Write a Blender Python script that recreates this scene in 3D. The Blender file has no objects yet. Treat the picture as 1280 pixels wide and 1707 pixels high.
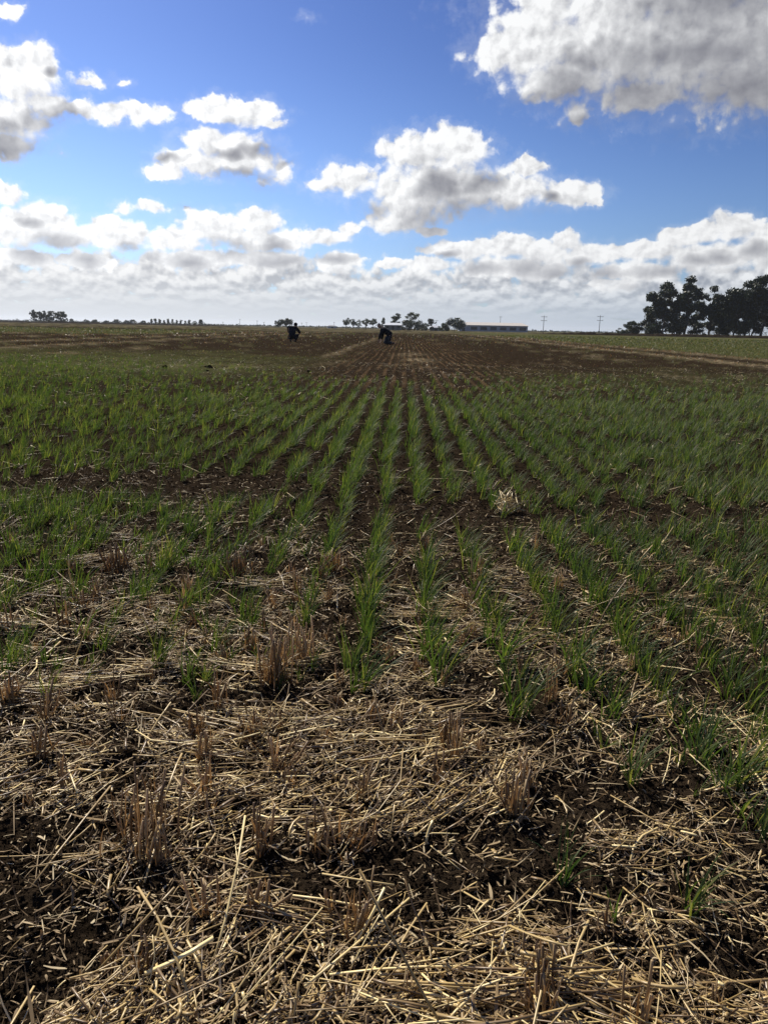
import bpy, bmesh, math, random
import numpy as np
from mathutils import Vector, Matrix, Euler

SC = bpy.context.scene
COL = SC.collection
R = math.radians

# ------------------------------------------------------------------ camera
EYE = 0.95                       # the photographer crouches at the head of the drill rows (rows run along +Y)
YAW, PITCH, ROLL = R(1.2), R(13.0), R(1.12)
FPX = 1329.0                     # focal length in photograph pixels (1280 x 1707)
_f = Vector((-math.sin(YAW)*math.cos(PITCH), math.cos(YAW)*math.cos(PITCH), -math.sin(PITCH)))
_r = Vector((math.cos(YAW), math.sin(YAW), 0)); _u = _r.cross(_f)
_r, _u = _r*math.cos(ROLL)+_u*math.sin(ROLL), _u*math.cos(ROLL)-_r*math.sin(ROLL)
cd = bpy.data.cameras.new('camera'); cam = bpy.data.objects.new('camera', cd); COL.objects.link(cam)
cd.sensor_fit = 'VERTICAL'; cd.sensor_height = 24.0; cd.lens = 24.0*FPX/1707.0
cd.clip_start = 0.02; cd.clip_end = 20000
mw = Matrix((( _r.x, _u.x, -_f.x, 0), (_r.y, _u.y, -_f.y, 0), (_r.z, _u.z, -_f.z, EYE), (0, 0, 0, 1)))
cam.matrix_world = mw
SC.camera = cam

def ray(px, py):
    return (_f + _r*((px-640)/FPX) - _u*((py-853.5)/FPX)).normalized()
def far(px, depth):
    """ground point at that distance, in the direction of a photograph column"""
    d = ray(px, 546.0 + (px-640)*0.0195); h = Vector((d.x, d.y, 0)).normalized()
    k = depth/(h.x*-math.sin(YAW) + h.y*math.cos(YAW))
    return Vector((h.x*k, h.y*k, 0))

# ------------------------------------------------------------------ node helper
class N:
    """a float or vector socket with arithmetic; every operation adds one node"""
    t = None
    def __init__(s, sock): s.s = sock
    @staticmethod
    def _in(node, i, v):
        if isinstance(v, N): N.t.links.new(v.s, node.inputs[i])
        else: node.inputs[i].default_value = v
    @staticmethod
    def m(op, a, b=None, c=None, clamp=False):
        n = N.t.nodes.new('ShaderNodeMath'); n.operation = op; n.use_clamp = clamp
        for i, v in enumerate((a, b, c)):
            if v is not None: N._in(n, i, v)
        return N(n.outputs[0])
    @staticmethod
    def v(op, a, b=None, c=None, scale=None):
        n = N.t.nodes.new('ShaderNodeVectorMath'); n.operation = op
        for i, v in enumerate((a, b, c)):
            if v is not None: N._in(n, i, v)
        if scale is not None: N._in(n, 3, scale)
        return N(n.outputs[1] if op in ('LENGTH', 'DOT_PRODUCT', 'DISTANCE') else n.outputs[0])
    def __add__(s, o): return N.m('ADD', s, o)
    def __radd__(s, o): return N.m('ADD', s, o)
    def __sub__(s, o): return N.m('SUBTRACT', s, o)
    def __rsub__(s, o): return N.m('SUBTRACT', o, s)
    def __mul__(s, o): return N.m('MULTIPLY', s, o)
    __rmul__ = __mul__
    def __truediv__(s, o): return N.m('DIVIDE', s, o)
    @staticmethod
    def xyz(x, y, z=0.0):
        n = N.t.nodes.new('ShaderNodeCombineXYZ')
        for i, v in enumerate((x, y, z)): N._in(n, i, v)
        return N(n.outputs[0])
    def sep(s):
        n = N.t.nodes.new('ShaderNodeSeparateXYZ'); N._in(n, 0, s); return [N(o) for o in n.outputs]
    @staticmethod
    def noise(vec, scale, detail=4.0, rough=0.55, col=False, dim='3D', lac=2.0):
        n = N.t.nodes.new('ShaderNodeTexNoise'); n.noise_dimensions = dim
        N._in(n, n.inputs.find('Vector'), vec)
        for k, v in (('Scale', scale), ('Detail', detail), ('Roughness', rough), ('Lacunarity', lac)):
            N._in(n, n.inputs.find(k), v)
        return N(n.outputs[1 if col else 0])
    @staticmethod
    def voro(vec, scale, detail=0.0, rough=0.5, smooth=None):
        n = N.t.nodes.new('ShaderNodeTexVoronoi')
        n.feature = 'F1' if smooth is None else 'SMOOTH_F1'
        N._in(n, n.inputs.find('Vector'), vec); n.inputs['Scale'].default_value = scale
        n.inputs['Detail'].default_value = detail; n.inputs['Roughness'].default_value = rough
        if smooth is not None: n.inputs['Smoothness'].default_value = smooth
        return N(n.outputs[0])
    @staticmethod
    def ss(x, a, b, lo=0.0, hi=1.0, kind='SMOOTHSTEP'):
        n = N.t.nodes.new('ShaderNodeMapRange'); n.interpolation_type = kind
        for i, v in enumerate((x, a, b, lo, hi)): N._in(n, i, v)
        return N(n.outputs[0])
    @staticmethod
    def mix(f, a, b):
        n = N.t.nodes.new('ShaderNodeMix'); n.data_type = 'RGBA'
        N._in(n, 0, f)
        for i, v in ((6, a), (7, b)):
            if isinstance(v, (tuple, list)): n.inputs[i].default_value = (*v[:3], 1)
            else: N._in(n, i, v)
        return N(n.outputs[2])

# ------------------------------------------------------------------ sun and sky
SUN_AZ, SUN_EL = R(-30), R(41)   # ahead of the camera and to its left, high out of frame
sd = bpy.data.lights.new('sun', 'SUN'); sun = bpy.data.objects.new('sun', sd); COL.objects.link(sun)
sd.energy = 5.0; sd.angle = R(0.53); sd.color = (1.0, 0.93, 0.80)
sv = Vector((math.sin(SUN_AZ)*math.cos(SUN_EL), math.cos(SUN_AZ)*math.cos(SUN_EL), math.sin(SUN_EL)))
sun.rotation_euler = sv.to_track_quat('Z', 'Y').to_euler(); sun.location = (0, 0, 40)
SC.view_settings.view_transform = 'Standard'; SC.view_settings.look = 'None'
SC.view_settings.exposure = 0.32; SC.view_settings.gamma = 1.0
SC.render.use_motion_blur = False
SC.cycles.use_denoising = True; SC.cycles.use_adaptive_sampling = False; SC.cycles.sample_clamp_indirect = 3.0

# cumulus: centre azimuth, centre elevation, half width, half height, all in degrees
CLOUDS = ((18.4,16.9,9.44,3.99,0), (12.4,17.0,6.36,3.24,0), (8.2,17.3,4.09,2.45,0), (5.6,17.0,2.69,1.50,0.1), (9.5,15.2,3.25,1.37,0), (21.3,14.8,6.09,2.39,0), (15.3,19.5,10.73,2.19,0), (8.5,19.3,2.55,1.50,0), (11.2,13.5,2.38,1.47,0.45), (15.1,14.4,3.81,1.39,0), (16.7,22.5,10.07,3.44,0), (0.7,11.2,3.05,1.61,0), (3.3,11.5,2.68,1.35,0), (2.6,9.3,5.87,2.06,0), (0.4,8.5,3.41,2.09,0), (-0.8,7.0,2.19,1.02,0), (-3.9,9.6,3.25,1.40,0.2), (-5.9,9.1,1.81,0.91,0.3), (7.0,9.0,3.59,1.38,0), (8.1,10.4,1.33,0.79,0), (10.4,8.7,2.44,0.96,0), (11.9,8.2,0.88,0.40,0), (1.7,6.5,1.37,0.43,0), (-13.6,13.0,1.65,0.74,0), (-11.5,13.3,3.06,0.90,0), (-9.6,12.7,1.85,0.50,0), (-12.2,11.3,3.30,0.93,0), (-13.9,10.2,3.08,0.93,0), (-16.0,9.5,1.83,0.54,0), (-11.2,10.6,3.10,1.02,0), (-8.8,9.9,2.01,1.37,0.4), (-13.5,11.5,1.58,0.76,0), (-17.5,12.7,2.65,0.72,0.1), (-19.3,12.7,1.06,0.56,0), (-21.1,12.9,1.67,0.62,0), (-20.3,14.4,2.29,0.88,0.5), (-24.4,14.1,2.43,1.66,0), (-23.4,14.7,1.63,1.28,0), (-25.1,12.0,2.65,1.81,0), (-22.8,12.9,1.98,0.94,0), (-25.2,10.4,1.43,0.94,0), (-22.5,10.1,1.51,0.56,0.75), (-27.5,12.1,3.19,2.52,0), (-24.8,17.5,1.03,0.53,0), (-6.7,18.8,4.31,0.97,1), (-18.5,14.4,1.52,0.62,0.62), (-25.6,7.6,1.74,0.70,0.15), (-18.7,7.3,1.39,1.00,0.45), (-16.9,7.3,2.46,0.79,0.5), (-23.9,6.0,2.62,1.54,0), (-25.3,5.4,2.10,1.08,0), (-22.1,5.2,1.72,0.83,0), (-19.0,5.5,2.54,1.10,0), (-19.7,6.2,1.30,0.69,0), (-13.1,6.3,2.78,1.32,0), (-10.0,6.8,1.81,1.08,0), (-15.6,5.3,2.14,0.98,0), (-9.7,5.6,3.64,0.93,0), (-5.9,6.0,2.52,0.64,0), (-4.0,6.5,1.01,0.64,0), (-4.6,4.3,1.94,0.88,0), (-9.7,4.4,3.20,0.77,0), (-14.5,4.2,3.60,0.83,0), (-0.9,4.3,1.20,0.44,0), (-24.9,3.8,2.54,0.67,0), (-21.3,3.8,2.17,0.62,0), (3.8,5.3,3.12,0.78,0), (7.0,5.5,2.18,0.93,0), (9.2,5.1,2.72,1.01,0), (10.6,5.9,1.26,0.75,0), (12.0,5.0,2.15,0.91,0), (7.9,4.1,4.11,0.95,0), (16.0,5.2,3.43,0.79,0), (17.8,6.0,1.56,0.77,0), (19.2,6.3,1.54,0.83,0), (21.2,6.6,1.77,0.95,0), (23.4,5.8,2.50,1.35,0), (20.4,4.8,4.28,0.98,0), (15.4,3.9,3.11,0.73,0), (1.8,4.3,2.08,0.61,0), (14.1,3.1,2.02,0.54,0),)
W = bpy.data.worlds.new('World'); SC.world = W; W.use_nodes = True
W.cycles.sampling_method = 'NONE'
def build_sky():
    t = W.node_tree; N.t = t; t.nodes.clear()
    K = 0.12                                     # cloud radiances below are given for this strength
    STRENGTH = 0.096
    out = t.nodes.new('ShaderNodeOutputWorld')
    sky = t.nodes.new('ShaderNodeTexSky'); sky.sky_type = 'NISHITA'; sky.sun_disc = False
    sky.sun_elevation = SUN_EL; sky.sun_rotation = SUN_AZ; sky.air_density = 1.0; sky.dust_density = 0.5; sky.ozone_density = 2.5
    d = N(t.nodes.new('ShaderNodeTexCoord').outputs['Generated'])
    x, y, z = N.v('NORMALIZE', d).sep()
    u = N.m('ARCTAN2', x, y)*57.29578
    v = N.m('ARCSINE', z)*57.29578
    p = N.xyz(u, v, 0.0)
    skyc = N.v('MULTIPLY', N(sky.outputs[0]), N.mix(N.ss(v, 4, 21), (0.45, 0.575, 0.84), (0.26, 0.355, 0.62)))
    skyc = N.v('SCALE', skyc, scale=N.ss(u, 25, -35, 0.86, 1.40))
    def shader(c):
        b = t.nodes.new('ShaderNodeBackground'); b.inputs[1].default_value = STRENGTH
        N._in(b, 0, c); return b.outputs[0]
    def choose(f, a, b):                         # f = 0 -> a, 1 -> b
        m = t.nodes.new('ShaderNodeMixShader'); N._in(m, 0, f)
        t.links.new(a, m.inputs[1]); t.links.new(b, m.inputs[2]); return m.outputs[0]
    def vmix(f, a, b):
        n = t.nodes.new('ShaderNodeMix'); n.data_type = 'VECTOR'
        N._in(n, 0, f); N._in(n, 4, a); N._in(n, 5, b); return N(n.outputs[1])
    def banks():
        # small far cumulus crowding together towards the horizon
        q = N.xyz(u*0.75, N.m('DIVIDE', 26.0, v+2.2), 1.7)
        n1 = N.noise(q, 1.0, 4.5, 0.5); n2 = N.noise(N.v('ADD', q, (-0.08, -0.40, 0)), 1.0, 2.5, 0.5)
        dens = (n1-0.5)*3.0 + N.ss(v, 2.6, 6.8, 0.85, -1.1)
        a = N.ss(dens, 0.0, 0.5)
        lum = N.m('MINIMUM', N.m('MAXIMUM', 0.66 + (n1-n2)*3.2, 0.2), 1.0)
        left = N.ss(u, 28, -28)
        near = N.mix(lum, N.mix(left, (0.17, 0.20, 0.27), (0.38, 0.40, 0.45)), N.mix(left, (0.86, 0.88, 0.90), (1.0, 1.0, 1.0)))
        low = N.mix(left, (0.44, 0.51, 0.60), (0.70, 0.73, 0.77))
        return a, N.mix(N.ss(v, 0.4, 4.2), low, near)
    def tile(lo, hiu):
        # each sector is a node group of its own
        nonlocal t, p, u, v, skyc
        keep = (t, p, u, v, skyc)
        t = bpy.data.node_groups.new('cloud_sector', 'ShaderNodeTree'); N.t = t
        t.interface.new_socket('direction', in_out='INPUT', socket_type='NodeSocketVector')
        t.interface.new_socket('clear', in_out='INPUT', socket_type='NodeSocketColor')
        t.interface.new_socket('sky', in_out='OUTPUT', socket_type='NodeSocketShader')
        gi = t.nodes.new('NodeGroupInput'); go = t.nodes.new('NodeGroupOutput')
        p = N(gi.outputs[0]); skyc = N(gi.outputs[1]); u, v, _ = p.sep()
        t.links.new(sector(lo, hiu), go.inputs[0])
        grp = t; t, p, u, v, skyc = keep; N.t = t
        n = t.nodes.new('ShaderNodeGroup'); n.node_tree = grp
        N._in(n, 0, p); N._in(n, 1, skyc)
        return n.outputs[0]
    def sector(lo, hiu):
        mid = [c for c in CLOUDS if c[0]-c[2]*1.15-1.6 < hiu and c[0]+c[2]*1.15+1.6 > lo]
        hi = N.ss(v, 3.5, 9.0)
        def half(n): return N.v('SUBTRACT', n, (0.5, 0.5, 0.5))
        w1 = N.v('MULTIPLY', half(N.noise(p, 0.42, 8, 0.60, True)), (2.6, 2.3, 0))
        w2 = N.v('MULTIPLY', half(N.noise(N.v('MULTIPLY', p, (0.9, 1.25, 1)), 0.95, 6, 0.60, True)), (1.35, 0.85, 0))
        wv = vmix(hi, w2, w1)
        pw = N.v('ADD', p, wv)
        def mass(q):
            s = None
            for a, e, ra, re, thin in mid:
                l = N.v('LENGTH', N.v('MULTIPLY_ADD', q, (1/ra, 1/re, 0), (-a/ra, -e/re, 0)))
                if thin: l = l + thin
                s = l if s is None else N.m('SMOOTH_MIN', s, l, 0.25)
            return 1.0 - s
        up = N.v('SCALE', N.xyz(-0.62, 0.78, 0), scale=N.ss(v, 0, 18, 0.35, 1.5, 'LINEAR'))
        m0 = mass(pw)
        # the same masses a little and a long way towards the sun: what they hold shades this point
        ws = N.v('MULTIPLY', half(N.noise(p, 0.55, 2.5, 0.5, True)), vmix(hi, (1.1, 0.8, 0), (2.2, 2.0, 0)))
        ps = N.v('ADD', p, ws)
        m1 = mass(N.v('ADD', ps, up))
        m2 = mass(N.v('ADD', ps, N.v('SCALE', up, scale=2.7)))
        pb = N.v('MULTIPLY_ADD', wv, (0.4, 0.4, 0), p)
        bs = 0.85
        b0 = N.noise(N.v('SCALE', pb, scale=bs), 1.0, 7.0, 0.6)
        b1 = N.noise(N.v('SCALE', N.v('MULTIPLY_ADD', up, (0.42, 0.42, 0), pb), scale=bs), 1.0, 3.0, 0.5)
        knob = N.voro(N.v('SCALE', N.v('MULTIPLY_ADD', wv, (0.25, 0.25, 0), p), scale=1.0), 1.1, 1.0, 0.5)
        dens = m0 + (b0-0.5)*0.75 + (0.78-knob)*0.30
        soft = N.m('MAXIMUM', m1+0.15, 0.0)
        alpha = N.ss(dens, -0.03, N.ss(hi, 0, 1, 0.17, 0.26, 'LINEAR') + soft*0.34)
        # thin vapour trailing off the edges
        veil = N.ss(m0 + (N.noise(pb, 1.3, 5, 0.65)-0.5)*1.3, -0.42, 0.25)*N.ss(hi, 0, 1, 0.06, 0.14, 'LINEAR')
        alpha = N.m('MAXIMUM', alpha, veil)
        thick = N.m('MAXIMUM', m1-0.10, 0.0)*0.22 + N.m('MAXIMUM', m2-0.22, 0.0)*1.3
        lum = N.m('POWER', 2.718, thick*-1.55)
        lum = N.m('MINIMUM', N.m('MAXIMUM', lum*(1.0 + (b0-b1)*1.3 + (0.52-knob)*0.30) + 0.04, 0.02), 1.1)
        ba, bc = banks()
        c = N.mix(ba, skyc, N.v('SCALE', bc, scale=1/K))
        cl = N.mix(lum, N.mix(hi, (0.30, 0.31, 0.36), (0.13, 0.135, 0.18)), (1.03, 1.04, 1.05))
        cl = N.v('SCALE', cl, scale=N.ss(u, 25, -25, 0.88/K, 1.08/K))
        fade = N.ss(v, 1.5, 3.5)
        return shader(N.mix(alpha*fade, c, cl))
    # the part of the sky with traced cumulus, cut in sectors of azimuth so that each looks only at its own clouds
    cuts = [-60, -17, -10, -4, 2, 8, 14, 20, 60]
    def tree(i, j):
        if j-i == 1: return tile(cuts[i], cuts[j])
        k = (i+j)//2
        return choose(N.m('GREATER_THAN', u, float(cuts[k])), tree(i, k), tree(k, j))
    # everywhere else: no individual clouds, unseen cover thinned to lower fill light
    q = N.v('MULTIPLY', N.v('NORMALIZE', d), (3.0, 3.0, 7.0))
    g = N.ss(N.noise(q, 1.0, 3, 0.55), 0.50, 0.66)
    g = N.m('MAXIMUM', g*0.35, N.ss(v, 9.0, 2.0)*0.8)
    rest = shader(N.mix(g, skyc, N.v('SCALE', N.mix(N.ss(u, 120, 0), (0.75, 0.77, 0.8), (0.8, 0.82, 0.84)), scale=1/K)))
    inside = N.m('LESS_THAN', N.m('ABSOLUTE', u), 48.0)*N.m('LESS_THAN', v, 26.0)*N.m('GREATER_THAN', v, -0.3)
    t.links.new(choose(inside, rest, tree(0, len(cuts)-1)), out.inputs[0])
build_sky()

# ------------------------------------------------------------------ general helpers
rng = np.random.default_rng(7)
random.seed(7)
_P = np.random.default_rng(3).permutation(256).astype(np.int32); _P = np.concatenate([_P, _P, _P])
_G = np.array([(math.cos(a), math.sin(a)) for a in np.linspace(0, 2*math.pi, 16, endpoint=False)])
def perlin(x, y):
    x = np.asarray(x, float); y = np.asarray(y, float)
    xi = np.floor(x).astype(np.int64); yi = np.floor(y).astype(np.int64); fx = x-xi; fy = y-yi
    X = xi & 255; Y = yi & 255
    def g(ix, iy, dx, dy):
        h = _P[_P[ix & 255] + (iy & 255)] & 15
        return _G[h, 0]*dx + _G[h, 1]*dy
    u = fx*fx*fx*(fx*(fx*6-15)+10); v = fy*fy*fy*(fy*(fy*6-15)+10)
    a = g(X, Y, fx, fy); b = g(X+1, Y, fx-1, fy); c = g(X, Y+1, fx, fy-1); d = g(X+1, Y+1, fx-1, fy-1)
    return 1.5*((a*(1-u)+b*u)*(1-v) + (c*(1-u)+d*u)*v)
def fbm(x, y, f, o=3, gain=0.5):
    s = 0; a = 1.0
    for i in range(o):
        s = s + a*perlin(x*f+i*17.3, y*f-i*9.1); f *= 2.03; a *= gain
    return s
def sstep(x, a, b):
    t = np.clip((x-a)/(b-a), 0, 1); return t*t*(3-2*t)

def mesh_np(name, V, F, mat, smooth=False, attrs=None, kind=None, mats=None, loc=None, parent=None):
    """one mesh object from numpy arrays; F is an (n, 3 or 4) array"""
    me = bpy.data.meshes.new(name)
    V = np.asarray(V, np.float32); F = np.asarray(F, np.int32)
    me.vertices.add(len(V)); me.vertices.foreach_set('co', V.ravel())
    k = F.shape[1]
    me.loops.add(F.size); me.loops.foreach_set('vertex_index', F.ravel())
    me.polygons.add(len(F)); me.polygons.foreach_set('loop_start', np.arange(0, F.size, k, dtype=np.int32))
    try: me.polygons.foreach_set('loop_total', np.full(len(F), k, np.int32))
    except Exception: pass
    me.update(calc_edges=True)
    if smooth: me.polygons.foreach_set('use_smooth', np.ones(len(F), bool))
    for nm, (dom, arr) in (attrs or {}).items():
        a = me.attributes.new(nm, 'FLOAT', dom); a.data.foreach_set('value', np.asarray(arr, np.float32))
    me.materials.append(mat)
    o = bpy.data.objects.new(name, me); COL.objects.link(o)
    if loc is not None: o.location = loc
    if kind: o['kind'] = kind
    if parent is not None: o.parent = parent
    return o
def tag(o, label, cat, group=None):
    o['label'] = label; o['category'] = cat
    if group: o['group'] = group
    return o
def thing(name, label, cat, loc=(0, 0, 0), rotz=0.0, group=None):
    o = bpy.data.objects.new(name, None); COL.objects.link(o); o.empty_display_size = 0.2
    o.location = loc; o.rotation_euler = (0, 0, rotz)
    return tag(o, label, cat, group)
def from_bm(name, bm, mat, parent=None, smooth=False, loc=None):
    me = bpy.data.meshes.new(name); bm.normal_update(); bm.to_mesh(me); bm.free(); me.materials.append(mat)
    if smooth: me.polygons.foreach_set('use_smooth', np.ones(len(me.polygons), bool))
    o = bpy.data.objects.new(name, me); COL.objects.link(o); o.parent = parent
    if loc is not None: o.location = loc
    return o
def bm_box(bm, x0, x1, y0, y1, z0, z1):
    v = [bm.verts.new(c) for c in ((x0,y0,z0),(x1,y0,z0),(x1,y1,z0),(x0,y1,z0),(x0,y0,z1),(x1,y0,z1),(x1,y1,z1),(x0,y1,z1))]
    for f in ((0,3,2,1),(4,5,6,7),(0,1,5,4),(1,2,6,5),(2,3,7,6),(3,0,4,7)): bm.faces.new([v[i] for i in f])
def bm_tube(bm, pts, rads, n=6, cap=True):
    rings = []
    for i, (p, r) in enumerate(zip(pts, rads)):
        p = Vector(p); a = Vector(pts[max(i-1, 0)]); b = Vector(pts[min(i+1, len(pts)-1)])
        d = (b-a).normalized(); s = d.orthogonal().normalized() if abs(d.z) > .99 else d.cross(Vector((0, 0, 1))).normalized()
        w = s.cross(d)
        rings.append([bm.verts.new(p + (s*math.cos(2*math.pi*k/n) + w*math.sin(2*math.pi*k/n))*r) for k in range(n)])
    for a, b in zip(rings, rings[1:]):
        for k in range(n): bm.faces.new((a[k], a[(k+1) % n], b[(k+1) % n], b[k]))
    if cap: bm.faces.new(rings[0][::-1]); bm.faces.new(rings[-1])

# ------------------------------------------------------------------ materials
def new_mat(name):
    m = bpy.data.materials.new(name); m.use_nodes = True; N.t = m.node_tree
    return m, m.node_tree, m.node_tree.nodes['Principled BSDF']
def attr(t, name):
    a = t.nodes.new('ShaderNodeAttribute'); a.attribute_name = name; return N(a.outputs['Fac'])
def plain(name, ca, cb, scale=6.0, rough=0.8, spec=0.3, bump=0.0, stretch=(1, 1, 1)):
    m, t, b = new_mat(name)
    oc = N(t.nodes.new('ShaderNodeTexCoord').outputs['Object'])
    n = N.noise(N.v('MULTIPLY', oc, stretch), scale, 4, 0.6)
    N._in(b, 0, N.mix(N.ss(n, 0.3, 0.7), ca, cb)); b.inputs['Roughness'].default_value = rough
    b.inputs['Specular IOR Level'].default_value = spec
    if bump:
        bn = t.nodes.new('ShaderNodeBump'); bn.inputs['Strength'].default_value = bump; bn.inputs['Distance'].default_value = 0.02
        N._in(bn, bn.inputs.find('Height'), n); t.links.new(bn.outputs[0], b.inputs['Normal'])
    return m
def leafy(name, ramp, trans, tcol, rough=0.45, spec=0.35):
    """thin leaves: colour varies from blade to blade with the attribute 'vary', light passes through"""
    m, t, b = new_mat(name)
    v = attr(t, 'vary')
    c = N.mix(N.ss(v, 0.0, 0.5), ramp[0], ramp[1]); c = N.mix(N.ss(v, 0.5, 1.0), c, ramp[2])
    oi = N(t.nodes.new('ShaderNodeObjectInfo').outputs['Random'])
    c = N.v('SCALE', c, scale=0.85+oi*0.3)
    N._in(b, 0, c); b.inputs['Roughness'].default_value = rough; b.inputs['Specular IOR Level'].default_value = spec
    if trans:
        tr = t.nodes.new('ShaderNodeBsdfTranslucent'); N._in(tr, 0, N.v('MULTIPLY', c, tcol))
        mx = t.nodes.new('ShaderNodeMixShader'); mx.inputs[0].default_value = trans
        t.links.new(b.outputs[0], mx.inputs[1]); t.links.new(tr.outputs[0], mx.inputs[2])
        t.links.new(mx.outputs[0], t.nodes['Material Output'].inputs[0])
    return m
def soil_mat():
    m, t, b = new_mat('soil')
    oc = N(t.nodes.new('ShaderNodeTexCoord').outputs['Object'])
    x, y, z = oc.sep()
    fine = N.noise(oc, 130.0, 6, 0.7); mid = N.noise(oc, 9.0, 5, 0.6); big = N.noise(oc, 0.55, 4, 0.6)
    grain = N.noise(oc, 520.0, 3, 0.6)
    c = N.mix(N.ss(mid*0.7+fine*0.3, 0.36, 0.62), (0.0135, 0.0096, 0.0064), (0.036, 0.0255, 0.0163))
    c = N.mix(N.ss(big, 0.35, 0.7, 0, 0.6), c, (0.027, 0.0195, 0.0128))
    c = N.mix(N.ss(fine, 0.62, 0.78, 0, 0.55), c, (0.12, 0.09, 0.055))         # crumbs of chaff
    c = N.v('SCALE', c, scale=N.ss(grain, 0.34, 0.66, 0.45, 1.65))              # grit
    # drill furrows: paler crests between the seed rows
    ph = N.m('SINE', x*(2*math.pi/0.205) + N.noise(N.v('MULTIPLY', oc, (1, 0.25, 1)), 1.5, 2)*2.2)
    fur = N.ss(ph, 0.0, 0.9)*attr(t, 'drill')*N.ss(N.noise(N.v('MULTIPLY', oc, (3, 0.35, 1)), 1.3, 4), 0.38, 0.6)
    c = N.mix(fur*0.85, c, (0.095, 0.061, 0.034))
    tn = N.noise(N.v('MULTIPLY', oc, (1.0, 0.45, 1)), 4.0, 5, 0.7)
    c = N.mix(attr(t, 'tan')*N.ss(tn, 0.36, 0.62), c, (0.31, 0.25, 0.15))
    gn = N.noise(N.v('MULTIPLY', oc, (1.0, 0.4, 1)), 2.2, 5, 0.65)
    gc = N.mix(N.ss(gn, 0.3, 0.7), (0.048, 0.056, 0.020), (0.100, 0.104, 0.040))
    c = N.mix(attr(t, 'green')*N.ss(gn, 0.22, 0.52), c, gc)
    N._in(b, 0, c); b.inputs['Roughness'].default_value = 0.95; b.inputs['Specular IOR Level'].default_value = 0.0
    bn = t.nodes.new('ShaderNodeBump'); bn.inputs['Strength'].default_value = 0.9; bn.inputs['Distance'].default_value = 0.010
    N._in(bn, bn.inputs.find('Height'), fine*0.6+N.noise(oc, 32.0, 4, 0.6)+grain*0.22); t.links.new(bn.outputs[0], b.inputs['Normal'])
    return m
M = {}
M['soil'] = soil_mat()
M['wheat'] = leafy('wheat_leaf', ((0.024, 0.045, 0.013), (0.056, 0.086, 0.024), (0.165, 0.165, 0.052)), 0.42, (1.6, 1.7, 0.7), 0.55, 0.16)
M['straw'] = leafy('straw', ((0.15, 0.092, 0.038), (0.43, 0.30, 0.118), (0.80, 0.64, 0.31)), 0.0, None, 0.36, 0.5)
M['stub'] = leafy('stubble', ((0.15, 0.092, 0.045), (0.32, 0.215, 0.105), (0.55, 0.41, 0.22)), 0.22, (1.3, 1.0, 0.7), 0.5, 0.3)
M['chaff'] = leafy('chaff', ((0.12, 0.078, 0.040), (0.31, 0.22, 0.115), (0.60, 0.49, 0.30)), 0.15, (1.2, 1.0, 0.8), 0.7, 0.2)
M['weed'] = leafy('weed', ((0.06, 0.075, 0.022), (0.105, 0.115, 0.038), (0.26, 0.23, 0.12)), 0.3, (1.3, 1.3, 0.8), 0.6, 0.2)
M['gum'] = leafy('eucalyptus_leaf', ((0.016, 0.024, 0.012), (0.026, 0.036, 0.018), (0.045, 0.055, 0.028)), 0.15, (1.2, 1.4, 0.6), 0.5, 0.3)
M['greyleaf'] = leafy('pale_leaf', ((0.045, 0.058, 0.036), (0.065, 0.080, 0.046), (0.10, 0.11, 0.065)), 0.2, (1.1, 1.2, 0.7), 0.6, 0.2)
M['bark'] = plain('bark', (0.035, 0.028, 0.022), (0.11, 0.09, 0.07), 2.0, 0.9, 0.15)

# ------------------------------------------------------------------ the field
ROW = 0.205
def gz(x, y):
    """height of the soil"""
    x = np.asarray(x, float); y = np.asarray(y, float); r = np.hypot(x, y)
    near = 1-sstep(r, 5, 22); close = 1-sstep(r, 2.0, 5.5)
    z = 0.016*fbm(x, y, 0.9, 2) + 0.030*fbm(x, y, 0.13, 2)*(1-near) * (1-sstep(r, 150, 400))
    z = z - 0.007*np.cos((x+0.10)*2*math.pi/ROW)*(1-sstep(r, 12, 45))*sstep(y, 1.0, 2.5)
    clod = np.abs(fbm(x, y, 7.0, 3, 0.55)); z = z + near*(0.020*(clod-0.35))
    z = z + close*(0.0050*(np.abs(fbm(x+31, y+5, 26.0, 2, 0.55))-0.3) + 0.0035*fbm(x-3, y+15, 55.0, 3, 0.6))
    z = z + (1-close)*near*0.010*fbm(x, y, 16.0, 2)
    z = z + 0.050*np.abs(fbm(x-9, y+3, 2.3, 3, 0.6))*sstep(r, 10, 18)*(1-sstep(r, 70, 160))      # rough clods on the bare strip
    z = z - 0.035*np.exp(-((x+0.20)/0.07)**2)*sstep(y, 3.4, 3.7)*(1-sstep(y, 4.4, 4.8))     # a washed-out hollow between two rows
    return z
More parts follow.
